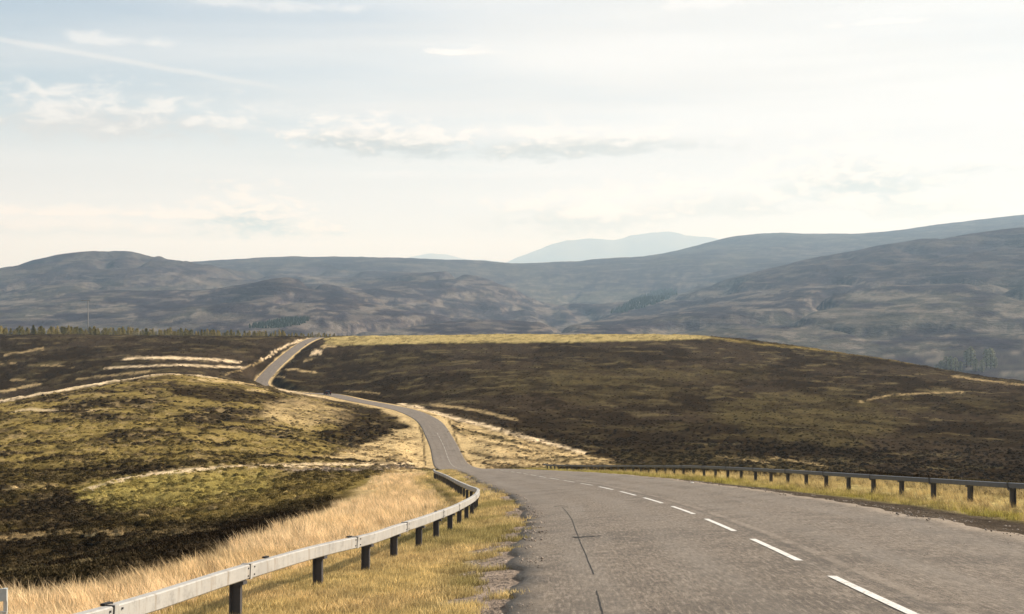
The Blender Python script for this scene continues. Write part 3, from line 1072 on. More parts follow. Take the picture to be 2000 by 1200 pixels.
strip('tar_seam', MAT_TAR, dens([pix_on_road(*p) for p in ((1098, 992), (1112, 1008), (1124, 1036), (1134, 1062), (1148, 1096), (1160, 1124))]), .015, .004, road)
strip('tar_seam', MAT_TAR, dens([pix_on_road(*p) for p in ((1165, 1156), (1172, 1180), (1180, 1215), (1190, 1260))]), .015, .004, road)
strip('tar_seam', MAT_TAR, dens([pix_on_road(*p) for p in ((1082, 991), (1096, 989), (1108, 990))]), .05, .004, road)
for a, bb in (((1122, 1050), (1132, 1052)), ((1134, 1050.5), (1146, 1050.5)), ((1149, 1050), (1162, 1050)), ((1166, 1049), (1172, 1049))):
    strip('tar_patch', MAT_TAR, dens([pix_on_road(*a), pix_on_road(*bb)], 3), .15, .006, road)

# ------------------------------------------------------------------ crash barriers
def metal(name, colr, rough, metallic=0.0, dirt=0.35):
    m, w, b = new_mat(name)
    tc = w.add('ShaderNodeTexCoord')
    n = w.noise(tc.outputs['Object'], 5.0, 6, .7)
    n2 = w.noise(tc.outputs['Object'], 38.0, 4, .6)
    f = w.math('MULTIPLY', w.smooth(w.math('ADD', w.math('MULTIPLY', n, .7), w.math('MULTIPLY', n2, .3)), .46, .68), dirt)
    w.link(w.mix(f, colr, tuple(c * .45 for c in colr)), b.inputs['Base Color'])
    b.inputs['Roughness'].default_value = rough
    b.inputs['Metallic'].default_value = metallic
    b.inputs['Specular IOR Level'].default_value = .3
    return m


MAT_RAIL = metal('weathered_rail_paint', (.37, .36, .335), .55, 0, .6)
def grime(m):
    w = NT(m.node_tree)
    b = [n for n in w.n if n.type == 'BSDF_PRINCIPLED'][0]
    src = b.inputs['Base Color'].links[0].from_socket
    tc = w.add('ShaderNodeTexCoord')
    mp = w.add('ShaderNodeVectorMath', operation='MULTIPLY')
    w.link(tc.outputs['Object'], mp.inputs[0])
    mp.inputs[1].default_value = (9, 9, 1.2)
    n = w.noise(mp.outputs[0], 1.0, 6, .7)
    c = w.mix(w.math('MULTIPLY', w.smooth(n, .50, .72), .7), src, (.20, .155, .105))
    n2 = w.noise(tc.outputs['Object'], 1.1, 4, .6)
    c = w.mix(w.math('MULTIPLY', w.smooth(n2, .48, .66), .35), c, (.24, .235, .225))
    w.link(c, b.inputs['Base Color'])


grime(MAT_RAIL)
MAT_RAIL_SHADE = metal('shade_toned_rail', (.13, .135, .145), .5, .4)  # right rail: its unlit side is put into a darker base colour
MAT_POST = metal('dark_steel_post', (.060, .060, .066), .5)
MAT_BLACK = metal('black_rubber', (.012, .012, .013), .6, 0, .2)
MAT_GREY = metal('pale_grey_plate', (.42, .46, .46), .5)


def spline(pts, n=400):
    p = np.array(pts, float)
    d = np.concatenate([[0], np.cumsum(np.hypot(*np.diff(p, axis=0).T))])
    fx, fy = smooth_curve(d, p[:, 0]), smooth_curve(d, p[:, 1])
    s = np.linspace(0, d[-1], n)
    x, y = fx(s), fy(s)
    L = np.concatenate([[0], np.cumsum(np.hypot(np.diff(x), np.diff(y)))])
    return L, x, y


def box_bm(bm, c, ax, ay, az, hx, hy, hz):
    vs = []
    for sx in (-1, 1):
        for sy in (-1, 1):
            for sz in (-1, 1):
                vs.append(bm.verts.new(c + ax * hx * sx + ay * hy * sy + az * hz * sz))
    for q in ((0, 1, 3, 2), (4, 6, 7, 5), (0, 4, 5, 1), (2, 3, 7, 6), (0, 2, 6, 4), (1, 5, 7, 3)):
        bm.faces.new([vs[j] for j in q])


def barrier(name, label, pts, rail_mat, joint_every, start, height=.64, cap_offsets=(), spacing=2.4, road_side=1, n_posts=99, rail_h=.2, post_list=None, joint_list=None):
    """open box beam barrier: rail sections, joint sleeves, posts"""
    L, x, y = spline(pts)
    base = Vector((x[0], y[0], 0))
    gzs = ground(x, y, False)
    gzs = np.convolve(np.pad(gzs, 12, 'edge'), np.ones(25) / 25, 'valid')
    root = empty(name, (x[0], y[0], float(gzs[0])))
    tag(root, label, 'crash barrier')
    off = Vector(root.location)
    def at(s):
        return Vector((np.interp(s, L, x), np.interp(s, L, y), np.interp(s, L, gzs)))
    def frame(s):
        d = (at(min(s + .3, L[-1])) - at(max(s - .3, 0))).normalized()
        side = d.cross(Vector((0, 0, 1))).normalized() * road_side       # towards the road
        return d, side, side.cross(d).normalized() if road_side > 0 else d.cross(side).normalized()
    # rail sections
    bounds = [0.0]
    s = start
    while s < L[-1] - .6:
        if s > .3:
            bounds.append(s)
        s += joint_every
    bounds.append(L[-1])
    if joint_list:
        bounds = [0.0] + list(joint_list) + [L[-1]]
    hw, hh = .055, rail_h / 2
    prof = [(-hw, -hh), (-hw, hh - .012), (-hw + .012, hh), (hw - .012, hh), (hw, hh - .012), (hw, -hh + .012), (hw - .012, -hh), (-hw + .012, -hh)]
    prof[0] = (-hw, -hh + .012)
    for a, b in zip(bounds[:-1], bounds[1:]):
        a2, b2 = a + (.012 if a > 0 else 0), b - .012
        n = max(3, int((b2 - a2) / .8) + 1)
        verts, faces = [], []
        sag = random.uniform(-.006, .006)
        for i, q in enumerate(np.linspace(a2, b2, n)):
            p = at(q)
            d, side, up = frame(q)
            for u, v in prof:
                verts.append(p + side * (u + .06) + up * (height - hh + v + sag) - off)
            if i:
                m = len(prof)
                for c in range(m):
                    k0 = (i - 1) * m
                    faces.append((k0 + c, k0 + (c + 1) % m, k0 + m + (c + 1) % m, k0 + m + c))
        m = len(prof)
        faces.append(tuple(range(m))[::-1])
        faces.append(tuple(range(len(verts) - m, len(verts))))
        mesh_obj('rail_section', verts, faces, rail_mat, root)
    # sleeves over the joints
    for s in bounds[1:-1]:
        p = at(s)
        d, side, up = frame(s)
        bm = bmesh.new()
        c = p + side * .06 + up * (height - hh) - off
        box_bm(bm, c, d, side, up, .035, hw + .006, hh + .006)
        bm_obj('joint_sleeve', bm, MAT_RAIL if rail_mat is MAT_RAIL else MAT_POST, root)
        bm = bmesh.new()
        box_bm(bm, c - d * .045, d, side, up, .010, hw + .003, hh + .003)
        bm_obj('joint_gap', bm, MAT_BLACK, root)
        if p.y < 36:
            for du in (-.11, .11):
                for dv in (-.045, .045):
                    bm = bmesh.new()
                    box_bm(bm, c + d * du + up * dv + side * (hw + .004), d, side, up, .009, .006, .009)
                    bm_obj('bolt', bm, MAT_POST, root)
    # posts: Z section with a bracket under the rail
    s = start
    k = 0
    while s > spacing:
        s -= spacing
    if post_list is None:
        post_list = list(np.arange(s, L[-1], spacing))
    for s in post_list:
        p = at(s)
        p.z = float(ground(np.array([p.x]), np.array([p.y]))[0])
        top = at(s).z + height - rail_h
        d, side, up = frame(s)
        bm = bmesh.new()
        h = (top - p.z + .35)
        c = Vector((p.x, p.y, top - h / 2)) - off
        lean = Vector((random.uniform(-.012, .012), random.uniform(-.012, .012), 1)).normalized()
        box_bm(bm, c + side * .0, d, side, lean, .006, .055, h / 2)
        box_bm(bm, c + side * .052 + d * .030, d, side, lean, .036, .005, h / 2 - .002)
        box_bm(bm, c - side * .052 - d * .030, d, side, lean, .036, .005, h / 2 - .002)
        bm_obj('post', bm, MAT_POST, root)
        bm = bmesh.new()
        box_bm(bm, Vector((p.x, p.y, top - .022)) + side * .06 - off, d, side, up, .07, .06, .020)
        bm_obj('bracket', bm, MAT_POST, root)
    for s in cap_offsets:
        p = at(s)
        d, side, up = frame(s)
        bm = bmesh.new()
        box_bm(bm, p + side * .02 + up * (height + .010) - off, d, side, up, .075, .022, .010)
        bm_obj('rubber_cap', bm, MAT_BLACK, root)
    return root, L, x, y


LEFT_PTS = [(-4.75, 4.6), (-4.25, 7.6), (-3.64, 10.6), (-3.27, 14.0), (-2.82, 17.2), (-2.40, 19.2), (-2.15, 21.5), (-1.88, 23.8), (-1.68, 26.2), (-1.5, 28.6),
            (-1.39, 31.0), (-1.29, 33.4), (-1.22, 35.8), (-1.20, 39), (-1.30, 42.5), (-1.75, 47), (-2.5, 55), (-3.6, 67), (-5.9, 88)]
_L, _x, _y = spline(LEFT_PTS)
s_p1 = float(np.interp(14.0, _y, _L))
def s_of_px(p):
    q = 1000 + F * _x / _y
    k = np.nonzero(_y < 40)[0]
    return float(np.interp(p, q[k], _L[k]))
_posts = [s_of_px(q) for q in (-350, 150, 460, 621, 714, 769, 818, 852, 879, 897, 911)]
_posts += list(np.arange(_posts[-1] + 2.4, _L[-1], 2.4))
_joints = [s_of_px(q) for q in (-200, 196, 469, 683, 783, 856, 888)]
_joints += list(np.arange(_joints[-1] + 6.4, _L[-1] - 1, 6.4))
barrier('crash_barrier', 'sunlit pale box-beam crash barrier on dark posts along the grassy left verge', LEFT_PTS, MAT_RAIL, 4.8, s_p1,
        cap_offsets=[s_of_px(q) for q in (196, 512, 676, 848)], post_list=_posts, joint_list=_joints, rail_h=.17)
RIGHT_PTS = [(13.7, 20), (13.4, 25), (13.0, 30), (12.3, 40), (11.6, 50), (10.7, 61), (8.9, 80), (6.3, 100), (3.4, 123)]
barrier('crash_barrier', 'shaded dark crash barrier with many posts along the right road edge', RIGHT_PTS, MAT_RAIL_SHADE, 4.8, 0.9, road_side=-1, rail_h=.135)

# pale grey board at the left edge of the picture
def marker_board():
    X, Y = -6.13, 14.0
    z = gz(X, Y)
    root = empty('marker_board', (X, Y, z), R(8))
    tag(root, 'small pale grey metal board on thin legs in the straw grass, left edge', 'marker board')
    V = Vector
    ax, ay, az = V((1, 0, 0)), V((0, 1, 0)), V((0, 0, 1))
    H = 1.5 - (1150 - 600) / F * Y - z
    bm = bmesh.new(); box_bm(bm, V((-.18, -.012, H - .075)), ax, ay, az, .30, .008, .075)
    bmesh.ops.bevel(bm, geom=bm.edges[:], offset=.004, segments=1)
    bm_obj('panel', bm, MAT_GREY, root)
    for x in (.10, -.46):
        bm = bmesh.new(); box_bm(bm, V((x, .012, H / 2 - .1)), ax, ay, az, .022, .014, H / 2 + .1)
        bm_obj('leg', bm, MAT_GREY, root)
    bm = bmesh.new(); box_bm(bm, V((-.18, -.012, H - .30)), ax, ay, az, .30, .008, .03)
    bm_obj('cross_bar', bm, MAT_GREY, root)
marker_board()

# ------------------------------------------------------------------ vegetation sources and scattering
def leaf_mat(name, trans=0.25, lo=.6, hi=1.4):
    m, w, b = new_mat(name)
    at = w.add('ShaderNodeAttribute', attribute_name='tint', attribute_type='INSTANCER')
    oi = w.add('ShaderNodeObjectInfo')
    f = w.smooth(oi.outputs['Random'], 0, 1, lo, hi)
    sc = w.add('ShaderNodeVectorMath', operation='SCALE')
    w.link(at.outputs['Color'], sc.inputs[0])
    w.link(f, sc.inputs['Scale'])
    w.link(sc.outputs[0], b.inputs['Base Color'])
    b.inputs['Roughness'].default_value = .9
    b.inputs['Specular IOR Level'].default_value = .05
    tr = w.add('ShaderNodeBsdfTranslucent')
    w.link(sc.outputs[0], tr.inputs[0])
    mx = w.add('ShaderNodeMixShader')
    mx.inputs[0].default_value = trans
    w.link(b.outputs[0], mx.inputs[1])
    w.link(tr.outputs[0], mx.inputs[2])
    out = [n for n in w.n if n.type == 'OUTPUT_MATERIAL'][0]
    w.link(mx.outputs[0], out.inputs[0])
    return m


MAT_BLADE = leaf_mat('dry_blades', .3, .5, 1.55)
MAT_HEATH = leaf_mat('heather_leaves', .1, .75, 1.25)


def tuft(name, blades, h0, h1, spread, width, lean, mat, levels=3):
    verts, faces = [], []
    for _ in range(blades):
        a = random.uniform(0, 2 * math.pi)
        r = spread * math.sqrt(random.random())
        bx, by = r * math.cos(a), r * math.sin(a)
        h = random.uniform(h0, h1)
        da = random.uniform(0, 2 * math.pi)
        out = h * random.uniform(.1, .5)
        ex = out * math.cos(da) + lean * h
        ey = out * math.sin(da)
        ta = random.uniform(0, math.pi)
        sx, sy = math.cos(ta), math.sin(ta)
        w0 = width * random.uniform(.6, 1.2)
        b = len(verts)
        for i in range(levels):
            t = i / (levels - 1)
            k = t ** 1.7
            ww = w0 * (1 - .85 * t) / 2
            x, y, z = bx + ex * k, by + ey * k, h * t * (1 - .12 * t)
            if i == levels - 1:
                verts.append((x, y, z))
            else:
                verts += [(x - sx * ww, y - sy * ww, z), (x + sx * ww, y + sy * ww, z)]
        for i in range(levels - 2):
            q = b + 2 * i
            faces.append((q, q + 1, q + 3, q + 2))
        q = b + 2 * (levels - 2)
        faces.append((q, q + 1, q + 2))
    me = bpy.data.meshes.new(name)
    me.from_pydata(verts, [], faces)
    me.materials.append(mat)
    return bpy.data.objects.new(name, me)


def clump(name, n, r, h, size, mat):
    """low cushion of small upright leaf faces"""
    verts, faces = [], []
    for _ in range(n):
        a = random.uniform(0, 2 * math.pi)
        q = math.sqrt(random.random())
        x, y = r * q * math.cos(a), r * q * math.sin(a)
        z = h * (1 - q * q) ** .6 * random.uniform(.55, 1.0)
        s = size * random.uniform(.6, 1.3)
        d = Vector((random.gauss(0, .6), random.gauss(0, .6), 1)).normalized()
        t = d.cross(Vector((random.gauss(0, 1), random.gauss(0, 1), .1))).normalized()
        p = Vector((x, y, max(0, z - s * .7)))
        b = len(verts)
        verts += [p - t * s * .5, p + t * s * .5, p + d * s * 1.3]
        faces.append((b, b + 1, b + 2))
    # closed core so that the ground does not shine through
    b = len(verts)
    verts.append((0, 0, h * .7))
    m = 8
    for j in range(m):
        a = 2 * math.pi * j / m
        verts.append((r * .6 * math.cos(a), r * .6 * math.sin(a), h * .45))
    for j in range(m):
        a = 2 * math.pi * j / m
        verts.append((r * .95 * math.cos(a), r * .95 * math.sin(a), -.06))
    for j in range(m):
        j2 = (j + 1) % m
        faces.append((b, b + 1 + j, b + 1 + j2))
        faces.append((b + 1 + j, b + 1 + m + j, b + 1 + m + j2, b + 1 + j2))
    me = bpy.data.meshes.new(name)
    me.from_pydata(verts, [], faces)
    me.materials.append(mat)
    return bpy.data.objects.new(name, me)


def rock(name, mat, seed):
    r = random.Random(seed)
    bm = bmesh.new()
    bmesh.ops.create_icosphere(bm, subdivisions=1, radius=1.0)
    for v in bm.verts:
        v.co *= r.uniform(.75, 1.15)
        v.co.z *= .65
    me = bpy.data.meshes.new(name)
    bm.to_mesh(me)
    bm.free()
    me.materials.append(mat)
    return bpy.data.objects.new(name, me)


def scatter(name, label, cat, sources, P, scale, tint, tilt=0.12):
    """one 'stuff' object: points that carry instances of the source meshes"""
    coll = bpy.data.collections.new(name + '_sources')
    for s in sources:
        coll.objects.link(s)
    n = len(P)
    me = bpy.data.meshes.new(name)
    me.vertices.add(n)
    me.vertices.foreach_set('co', np.asarray(P, np.float32).ravel())
    def attr(nm, typ, data, key):
        at = me.attributes.new(nm, typ, 'POINT')
        at.data.foreach_set(key, np.asarray(data, np.float32).ravel())
    attr('size', 'FLOAT', scale, 'value')
    rot = np.stack([rng.normal(0, tilt, n), rng.normal(0, tilt, n), rng.uniform(-.9, .9, n) if tilt < 0 else rng.uniform(0, 6.283, n)], -1)
    if isinstance(sources[0].get('lean'), float):
        rot[:, 2] = rng.normal(0, .55, n)
    attr('turn', 'FLOAT_VECTOR', rot, 'vector')
    attr('tint', 'FLOAT_COLOR', np.hstack([np.clip(tint, .004, .9), np.ones((n, 1))]), 'color')
    me.update()
    o = link(bpy.data.objects.new(name, me))
    ng = bpy.data.node_groups.new(name, 'GeometryNodeTree')
    ng.interface.new_socket('Geometry', in_out='INPUT', socket_type='NodeSocketGeometry')
    ng.interface.new_socket('Geometry', in_out='OUTPUT', socket_type='NodeSocketGeometry')
    gi = ng.nodes.new('NodeGroupInput')
    go = ng.nodes.new('NodeGroupOutput')
    ci = ng.nodes.new('GeometryNodeCollectionInfo')
    ci.inputs['Collection'].default_value = coll
    ci.inputs['Separate Children'].default_value = True
    ci.inputs['Reset Children'].default_value = True
    ip = ng.nodes.new('GeometryNodeInstanceOnPoints')
    ip.inputs['Pick Instance'].default_value = True
    ns = ng.nodes.new('GeometryNodeInputNamedAttribute'); ns.data_type = 'FLOAT'; ns.inputs['Name'].default_value = 'size'
    nr = ng.nodes.new('GeometryNodeInputNamedAttribute'); nr.data_type = 'FLOAT_VECTOR'; nr.inputs['Name'].default_value = 'turn'
    L = ng.links
    L.new(gi.outputs[0], ip.inputs['Points'])
    L.new(ci.outputs[0], ip.inputs['Instance'])
    L.new(nr.outputs[0], ip.inputs['Rotation'])
    L.new(ns.outputs[0], ip.inputs['Scale'])
    L.new(ip.outputs[0], go.inputs[0])
    md = o.modifiers.new('scatter', 'NODES')
    md.node_group = ng
    o['kind'] = 'stuff'
    o['label'] = label
    o['category'] = cat
    return o


def sample_strip(y0, y1, l0, l1, n, seed=1, power=1.0):
    """random plan points at lateral offsets l0..l1 from the road centre"""
    r = np.random.default_rng(seed)
    u = r.random(n)
    ys = y0 * (y1 / y0) ** u if power == 0 else y0 + (y1 - y0) * u
    lat = l0 + (l1 - l0) * r.random(n)
    P = road_point(ys, lat)
    return P[:, 0], P[:, 1], lat, ys


STRAW_T = []
for i in range(6):
    o = tuft('straw_tuft', (22, 16, 10)[i % 3], (.16, .20, .10)[i % 3], (.50, .62, .34)[i % 3], (.16, .12, .24)[i % 3], .013, (-.36, -.22, -.05)[i % 3], MAT_BLADE, 4)
    o['lean'] = 1.0
    STRAW_T.append(o)
TURF_T = [tuft('turf_tuft', 26, .04, .13, .13, .009, -.1, MAT_BLADE, 3) for i in range(3)]


def straw_field():
    PX, PY, TT, SS = [], [], [], []
    # left bank behind the rail
    for y0, y1, n, s in ((7, 26, 13000, .82), (26, 60, 12000, .95), (60, 104, 7000, .85)):
        x, y, lat, ys = sample_strip(y0, y1, -12.6, -5.0, n, int(y0), 1)
        e = -lat - 4.0
        e2 = np.interp(y, _y, _x) - x            # distance behind the rail
        keep = (fbm(x / 1.4, y / 1.4, 3, 501) > .33) & (e < 6.6 + 2.0 * (fbm(x / 3, y / 3, 2, 502) - .5) * 2) & (rng.random(n) < sstep(e2, .5, 1.9))
        PX.append(x[keep]); PY.append(y[keep])
        v = fbm(x[keep] / 2.5, y[keep] / 2.5, 3, 503)[:, None]
        q_ = (rng.random((keep.sum(), 1)) < .14) * (.35 + .3 * rng.random((keep.sum(), 1)))
        TT.append((PALE * (1 - v) * 1.22 + STRAW * 1.2 * v) * (1 - q_))
        SS.append(s * (.5 + .6 * fbm(x[keep] / 1.1, y[keep] / 1.1, 2, 505)) * (.55 + .75 * rng.random(keep.sum())) * (.35 + .65 * sstep(e2[keep], .2, 1.6)))
    # right verge round the rail
    for y0, y1, n, s in ((14, 60, 8000, .62), (60, 135, 5000, .8)):
        x, y, lat, ys = sample_strip(y0, y1, 4.8, 13.5, n, int(y0) + 3, 1)
        e = lat - road_w(ys)
        lim = 6.4 * (1 - sstep(y, 50, 125)) + 2.6
        keep = (e < lim) & (e > 1.4 + .7 * rng.random(n) + .9 * (1 - sstep(y, 25, 70))) & (fbm(x / 1.6, y / 1.6, 3, 511) > .36)
        PX.append(x[keep]); PY.append(y[keep])
        v = fbm(x[keep] / 2.0, y[keep] / 2.0, 3, 513)[:, None]
        TT.append(STRAW * (1 - v) + OCHRE * 1.35 * v)
        SS.append(s * (.5 + .7 * rng.random(keep.sum())))
    x, y = np.concatenate(PX), np.concatenate(PY)
    z = ground(x, y) - .02
    scatter('dry_grass', 'pale dry straw grass standing tall on the road banks', 'grass', STRAW_T, np.stack([x, y, z], -1), np.concatenate(SS), np.concatenate(TT), .08)


def turf():
    PX, PY, TT, SS = [], [], [], []
    for y0, y1, n, s in ((7, 22, 20000, .9), (22, 50, 15000, 1.15), (50, 130, 6000, 1.7)):
        x, y, lat, ys = sample_strip(y0, y1, -9.0, -3.7, n, int(y0) + 20, 1)
        e = -lat - road_w(ys)
        keep = (e + (fbm(x / .7, y / .7, 3, 521) - .5) * 2.4 > .45 + .22 * (1 - sstep(y, 14, 32))) & (x > np.interp(y, _y, _x) - 1.7)
        v = fbm(x / 1.6, y / 1.6, 3, 523)[:, None]
        t = (OCHRE * 1.4 * (1 - v) + STRAW * 1.15 * v) * rng.uniform(.6, 1.5, (n, 1))
        g = sstep(fbm(x / 2.6, y / 2.6, 3, 524), .5, .66)[:, None] * .55
        t = t * (1 - g) + np.array([.17, .16, .045]) * g
        PX.append(x[keep]); PY.append(y[keep]); TT.append(t[keep]); SS.append(s * (.6 + .8 * rng.random(keep.sum())))
    for y0, y1, n, s in ((12, 50, 7000, 1.1), (50, 130, 5000, 1.6)):
        x, y, lat, ys = sample_strip(y0, y1, 4.2, 8.5, n, int(y0) + 40, 1)
        e = lat - road_w(ys)
        lo = .5 + 2.0 * (1 - sstep(y, 25, 70))
        keep = (e + (fbm(x / .8, y / .8, 3, 531) - .5) * .9 > lo) & (e < 3.6)
        v = fbm(x / 2.0, y / 2.0, 3, 533)[:, None]
        t = np.array([.30, .265, .05]) * (1 - v) + OCHRE * 1.3 * v
        PX.append(x[keep]); PY.append(y[keep]); TT.append(t[keep]); SS.append(s * (.6 + .9 * rng.random(keep.sum())))
    x, y = np.concatenate(PX), np.concatenate(PY)
    z = ground(x, y) - .01
    scatter('turf', 'short ochre turf between the asphalt and the barriers', 'grass', TURF_T, np.stack([x, y, z], -1), np.concatenate(SS), np.concatenate(TT), .1)


def moor_plants():
    lat, yf = road_coords(MX, np.clip(MY, -79, 880))
    e = np.abs(lat) - road_w(yf)
    near = 1 - sstep(MY, 95, 150)
    px = 1000 + F * MX / MY
    vis = (px > -150) & (px < 2150)
    edge = np.where(lat < 0, 1.8 + near * 7.0, 1.8 + near * 7.0)
    p = np.where((MY > 24) & (MY < 300), .28, 0.0) + np.where((MY >= 300) & (MY < 800), .16, 0)
    pick = vis & (e > edge) & (rng.random(len(MX)) < p)
    idx = np.nonzero(pick)[0]
    n = len(idx)
    jit = MY[idx] * .0035
    x = MX[idx] + rng.normal(0, 1, n) * jit
    y = MY[idx] + rng.normal(0, 1, n) * jit
    z = ground(x, y)
    lum = MC[idx].mean(1)
    t = MC[idx]
    size = (.34 + np.minimum(MY[idx], 260) * .0014 + np.maximum(MY[idx] - 260, 0) * .0004) * (.5 + rng.random(n)) * np.where(lum > .25, .55, 1.0)
    size = size * (1 - .35 * sstep(MY[idx], 220, 420))
    dark = lum < .085
    a = np.nonzero(dark | (rng.random(n) < .45))[0]
    b = np.setdiff1d(np.arange(n), a)
    H = [clump('heather_clump', 90, .62, .42, .12, MAT_HEATH) for _ in range(3)]
    scatter('heather', 'dark heather and bilberry cushions covering the moor', 'heather', H, np.stack([x, y, z], -1)[a], size[a], t[a] * np.where((MY[idx][a] < 330) & (MX[idx][a] < 0), rng.uniform(.45, 1.35, len(a)), rng.uniform(.8, 1.2, len(a)))[:, None], .1)
    G = [tuft('moor_tussock', 34, .22, .5, .36, .028, -.25, MAT_HEATH, 3) for _ in range(3)]
    scatter('moor_grass', 'olive and straw tussock grass scattered over the moor', 'grass', G, np.stack([x, y, z], -1)[b], size[b] * 1.1, t[b] * rng.uniform(.6, 2.0, (len(b), 1)), .1)


def grit():
    m, w, b = new_mat('grit_stone')
    at = w.add('ShaderNodeAttribute', attribute_name='tint', attribute_type='INSTANCER')
    w.link(at.outputs['Color'], b.inputs['Base Color'])
    b.inputs['Roughness'].default_value = .95
    S = [rock('grit', m, i) for i in range(4)]
    PX, PY, SS = [], [], []
    for l0, l1, n, y0, y1 in ((-5.3, -3.5, 5600, 7, 34), (-4.8, -3.6, 1500, 34, 70), (3.7, 5.6, 4200, 12, 60), (-3.4, 3.8, 500, 8, 30)):
        x, y, lat, ys = sample_strip(y0, y1, l0, l1, n, int(abs(l0) * 10 + y0), 1)
        keep = fbm(x / .9, y / .9, 3, 541) > (.50 if abs(l1 - l0) < 3 else 0)
        onroad = np.abs(lat) < road_w(ys)
        zz = np.where(onroad, road_point(ys, lat)[:, 2] + .022, ground(x, y))
        PX.append(np.stack([x, y, zz], -1)[keep])
        SS.append((.006 + .026 * rng.random(n) ** 4)[keep] * (1.0 if abs(l1 - l0) < 3 else .35))
    P = np.concatenate(PX)
    v = rng.random((len(P), 1))
    t = np.array([.14, .115, .092]) * (1 - v) + np.array([.40, .33, .265]) * v
    scatter('grit', 'loose grit and pebbles along the crumbling asphalt edge', 'gravel', S, P, np.concatenate(SS), t, .4)


straw_field()
turf()
moor_plants()
grit()

# ------------------------------------------------------------------ trees
def tree_meshes():
    out = []
    mt, wt, bt = new_mat('bark')
    bt.inputs['Base Color'].default_value = (.07, .055, .04, 1)
    mats = []
    for nm, c0, c1 in (('larch_needles', (.17, .145, .045), (.40, .32, .12)), ('spruce_needles', (.10, .095, .035), (.28, .24, .09)), ('valley_leaves', (.14, .15, .095), (.27, .265, .17))):
        m, w, b = new_mat(nm)
        tc = w.add('ShaderNodeTexCoord')
        oi = w.add('ShaderNodeObjectInfo')
        nz = w.noise(tc.outputs['Object'], 1.1, 3, .6)
        f = w.math('ADD', w.math('MULTIPLY', nz, .7), w.math('MULTIPLY', oi.outputs['Random'], .45))
        w.link(w.mix(w.smooth(f, .3, .85), c0, c1), b.inputs['Base Color'])
        b.inputs['Specular IOR Level'].default_value = .05
        mats.append(m)
    for v in range(6):
        r = random.Random(40 + v)
        H = 8.0
        tv, tf = [], []
        for i, (z, rad) in enumerate(((-.6, .17), (H * .4, .11), (H * .96, .02))):
            for j in range(6):
                a = j * math.pi / 3
                tv.append((rad * math.cos(a), rad * math.sin(a), z))
            if i:
                for j in range(6):
                    tf.append(((i - 1) * 6 + j, (i - 1) * 6 + (j + 1) % 6, i * 6 + (j + 1) % 6, i * 6 + j))
        trunk = bpy.data.meshes.new('trunk'); trunk.from_pydata(tv, [], tf); trunk.materials.append(mt)
        cv, cf = [], []
        valley = v >= 4
        for _ in range(520):
            t = r.random() ** .8
            z = H * (.10 + .90 * t)
            if valley:
                rad = 2.1 * math.sqrt(max(.02, math.sin(math.pi * min(1, .12 + .86 * t)))) * r.uniform(.4, 1)
            else:
                rad = (2.3 * (1 - t) ** .8 + .10) * math.sqrt(r.random()) * r.choice((.8, 1, 1.15))
            a = r.uniform(0, 2 * math.pi)
            p = Vector((rad * math.cos(a), rad * math.sin(a), z - (0 if valley else rad * .25)))
            s = r.uniform(.22, .5)
            d = Vector((math.cos(a), math.sin(a), r.uniform(-.5, .4))).normalized()
            u = d.cross(Vector((r.gauss(0, .5), r.gauss(0, .5), 1))).normalized()
            b = len(cv)
            cv += [p - u * s * .5, p + u * s * .5, p + d * s * 1.2, p - d * s * .3 + Vector((0, 0, s * .6))]
            cf += [(b, b + 1, b + 2), (b, b + 1, b + 3)]
        crown = bpy.data.meshes.new('crown'); crown.from_pydata([tuple(q) for q in cv], [], cf)
        crown.materials.append(mats[2] if valley else mats[v % 2 if v < 2 else (0 if v == 2 else 1)])
        out.append((trunk, crown))
    return out


TREES = tree_meshes()


def plant_tree(name, x, y, h, kind, label, cat, group, sink=.1, wide=1.0):
    z = gz(x, y, False)
    o = empty(name, (x, y, z - sink), random.uniform(0, 6.28))
    s = h / 8.0
    o.scale = (s * wide, s * wide, s)
    tag(o, label, cat, group)
    tr, cr = TREES[kind]
    link(bpy.data.objects.new('trunk', tr), o)
    link(bpy.data.objects.new('crown', cr), o)
    return o


def tree_line():
    px = -40.0
    while px < 655:
        for r_ in range(2):
            q = px + random.uniform(-2.5, 2.5)
            z = (790 if r_ == 0 else 806) + random.uniform(-5, 5)
            t = max(0, min(1, q / 640))
            h = (5.9 - 2.0 * t) * random.uniform(.6, 1.2)
            if q > 560:
                h *= .75
            kind = random.choice((0, 2, 0, 1)) if r_ == 0 else random.choice((1, 3, 0))
            plant_tree('conifer_tree', (q - 1000) / F * z, z, h, kind, 'small yellow-green conifer in the long row along the brown moor skyline at left', 'conifer', 'conifers in the row on the moor skyline', wide=random.uniform(1.1, 1.6))
        px += random.uniform(5.0, 7.2)
tree_line()


def valley_trees():
    for px, py, zz_, h_, lab in ((1838, 726, 1500, 14, 0), (1848, 727, 1510, 17, 0), (1857, 728, 1500, 18, 0), (1866, 728, 1515, 15, 0), (1876, 730, 1500, 12, 0),
                          (1888, 718, 1560, 18, 0), (1896, 722, 1560, 22, 0), (1905, 735, 1500, 14, 0), (1918, 737, 1490, 13, 0), (1927, 730, 1540, 20, 0), (1935, 728, 1530, 22, 0), (1943, 733, 1530, 13, 0), (1829, 722, 1500, 10, 0)):
        zz, h = zz_ + 260, h_ * 1.45
        x = (px - 1000) / F * zz
        plant_tree('valley_tree', x, zz, h, 4 + random.randint(0, 1), 'hazy grey-green tree in the clump below the hill, right of the moor brow', 'tree', 'trees in the valley clump at right', wide=.9)
valley_trees()


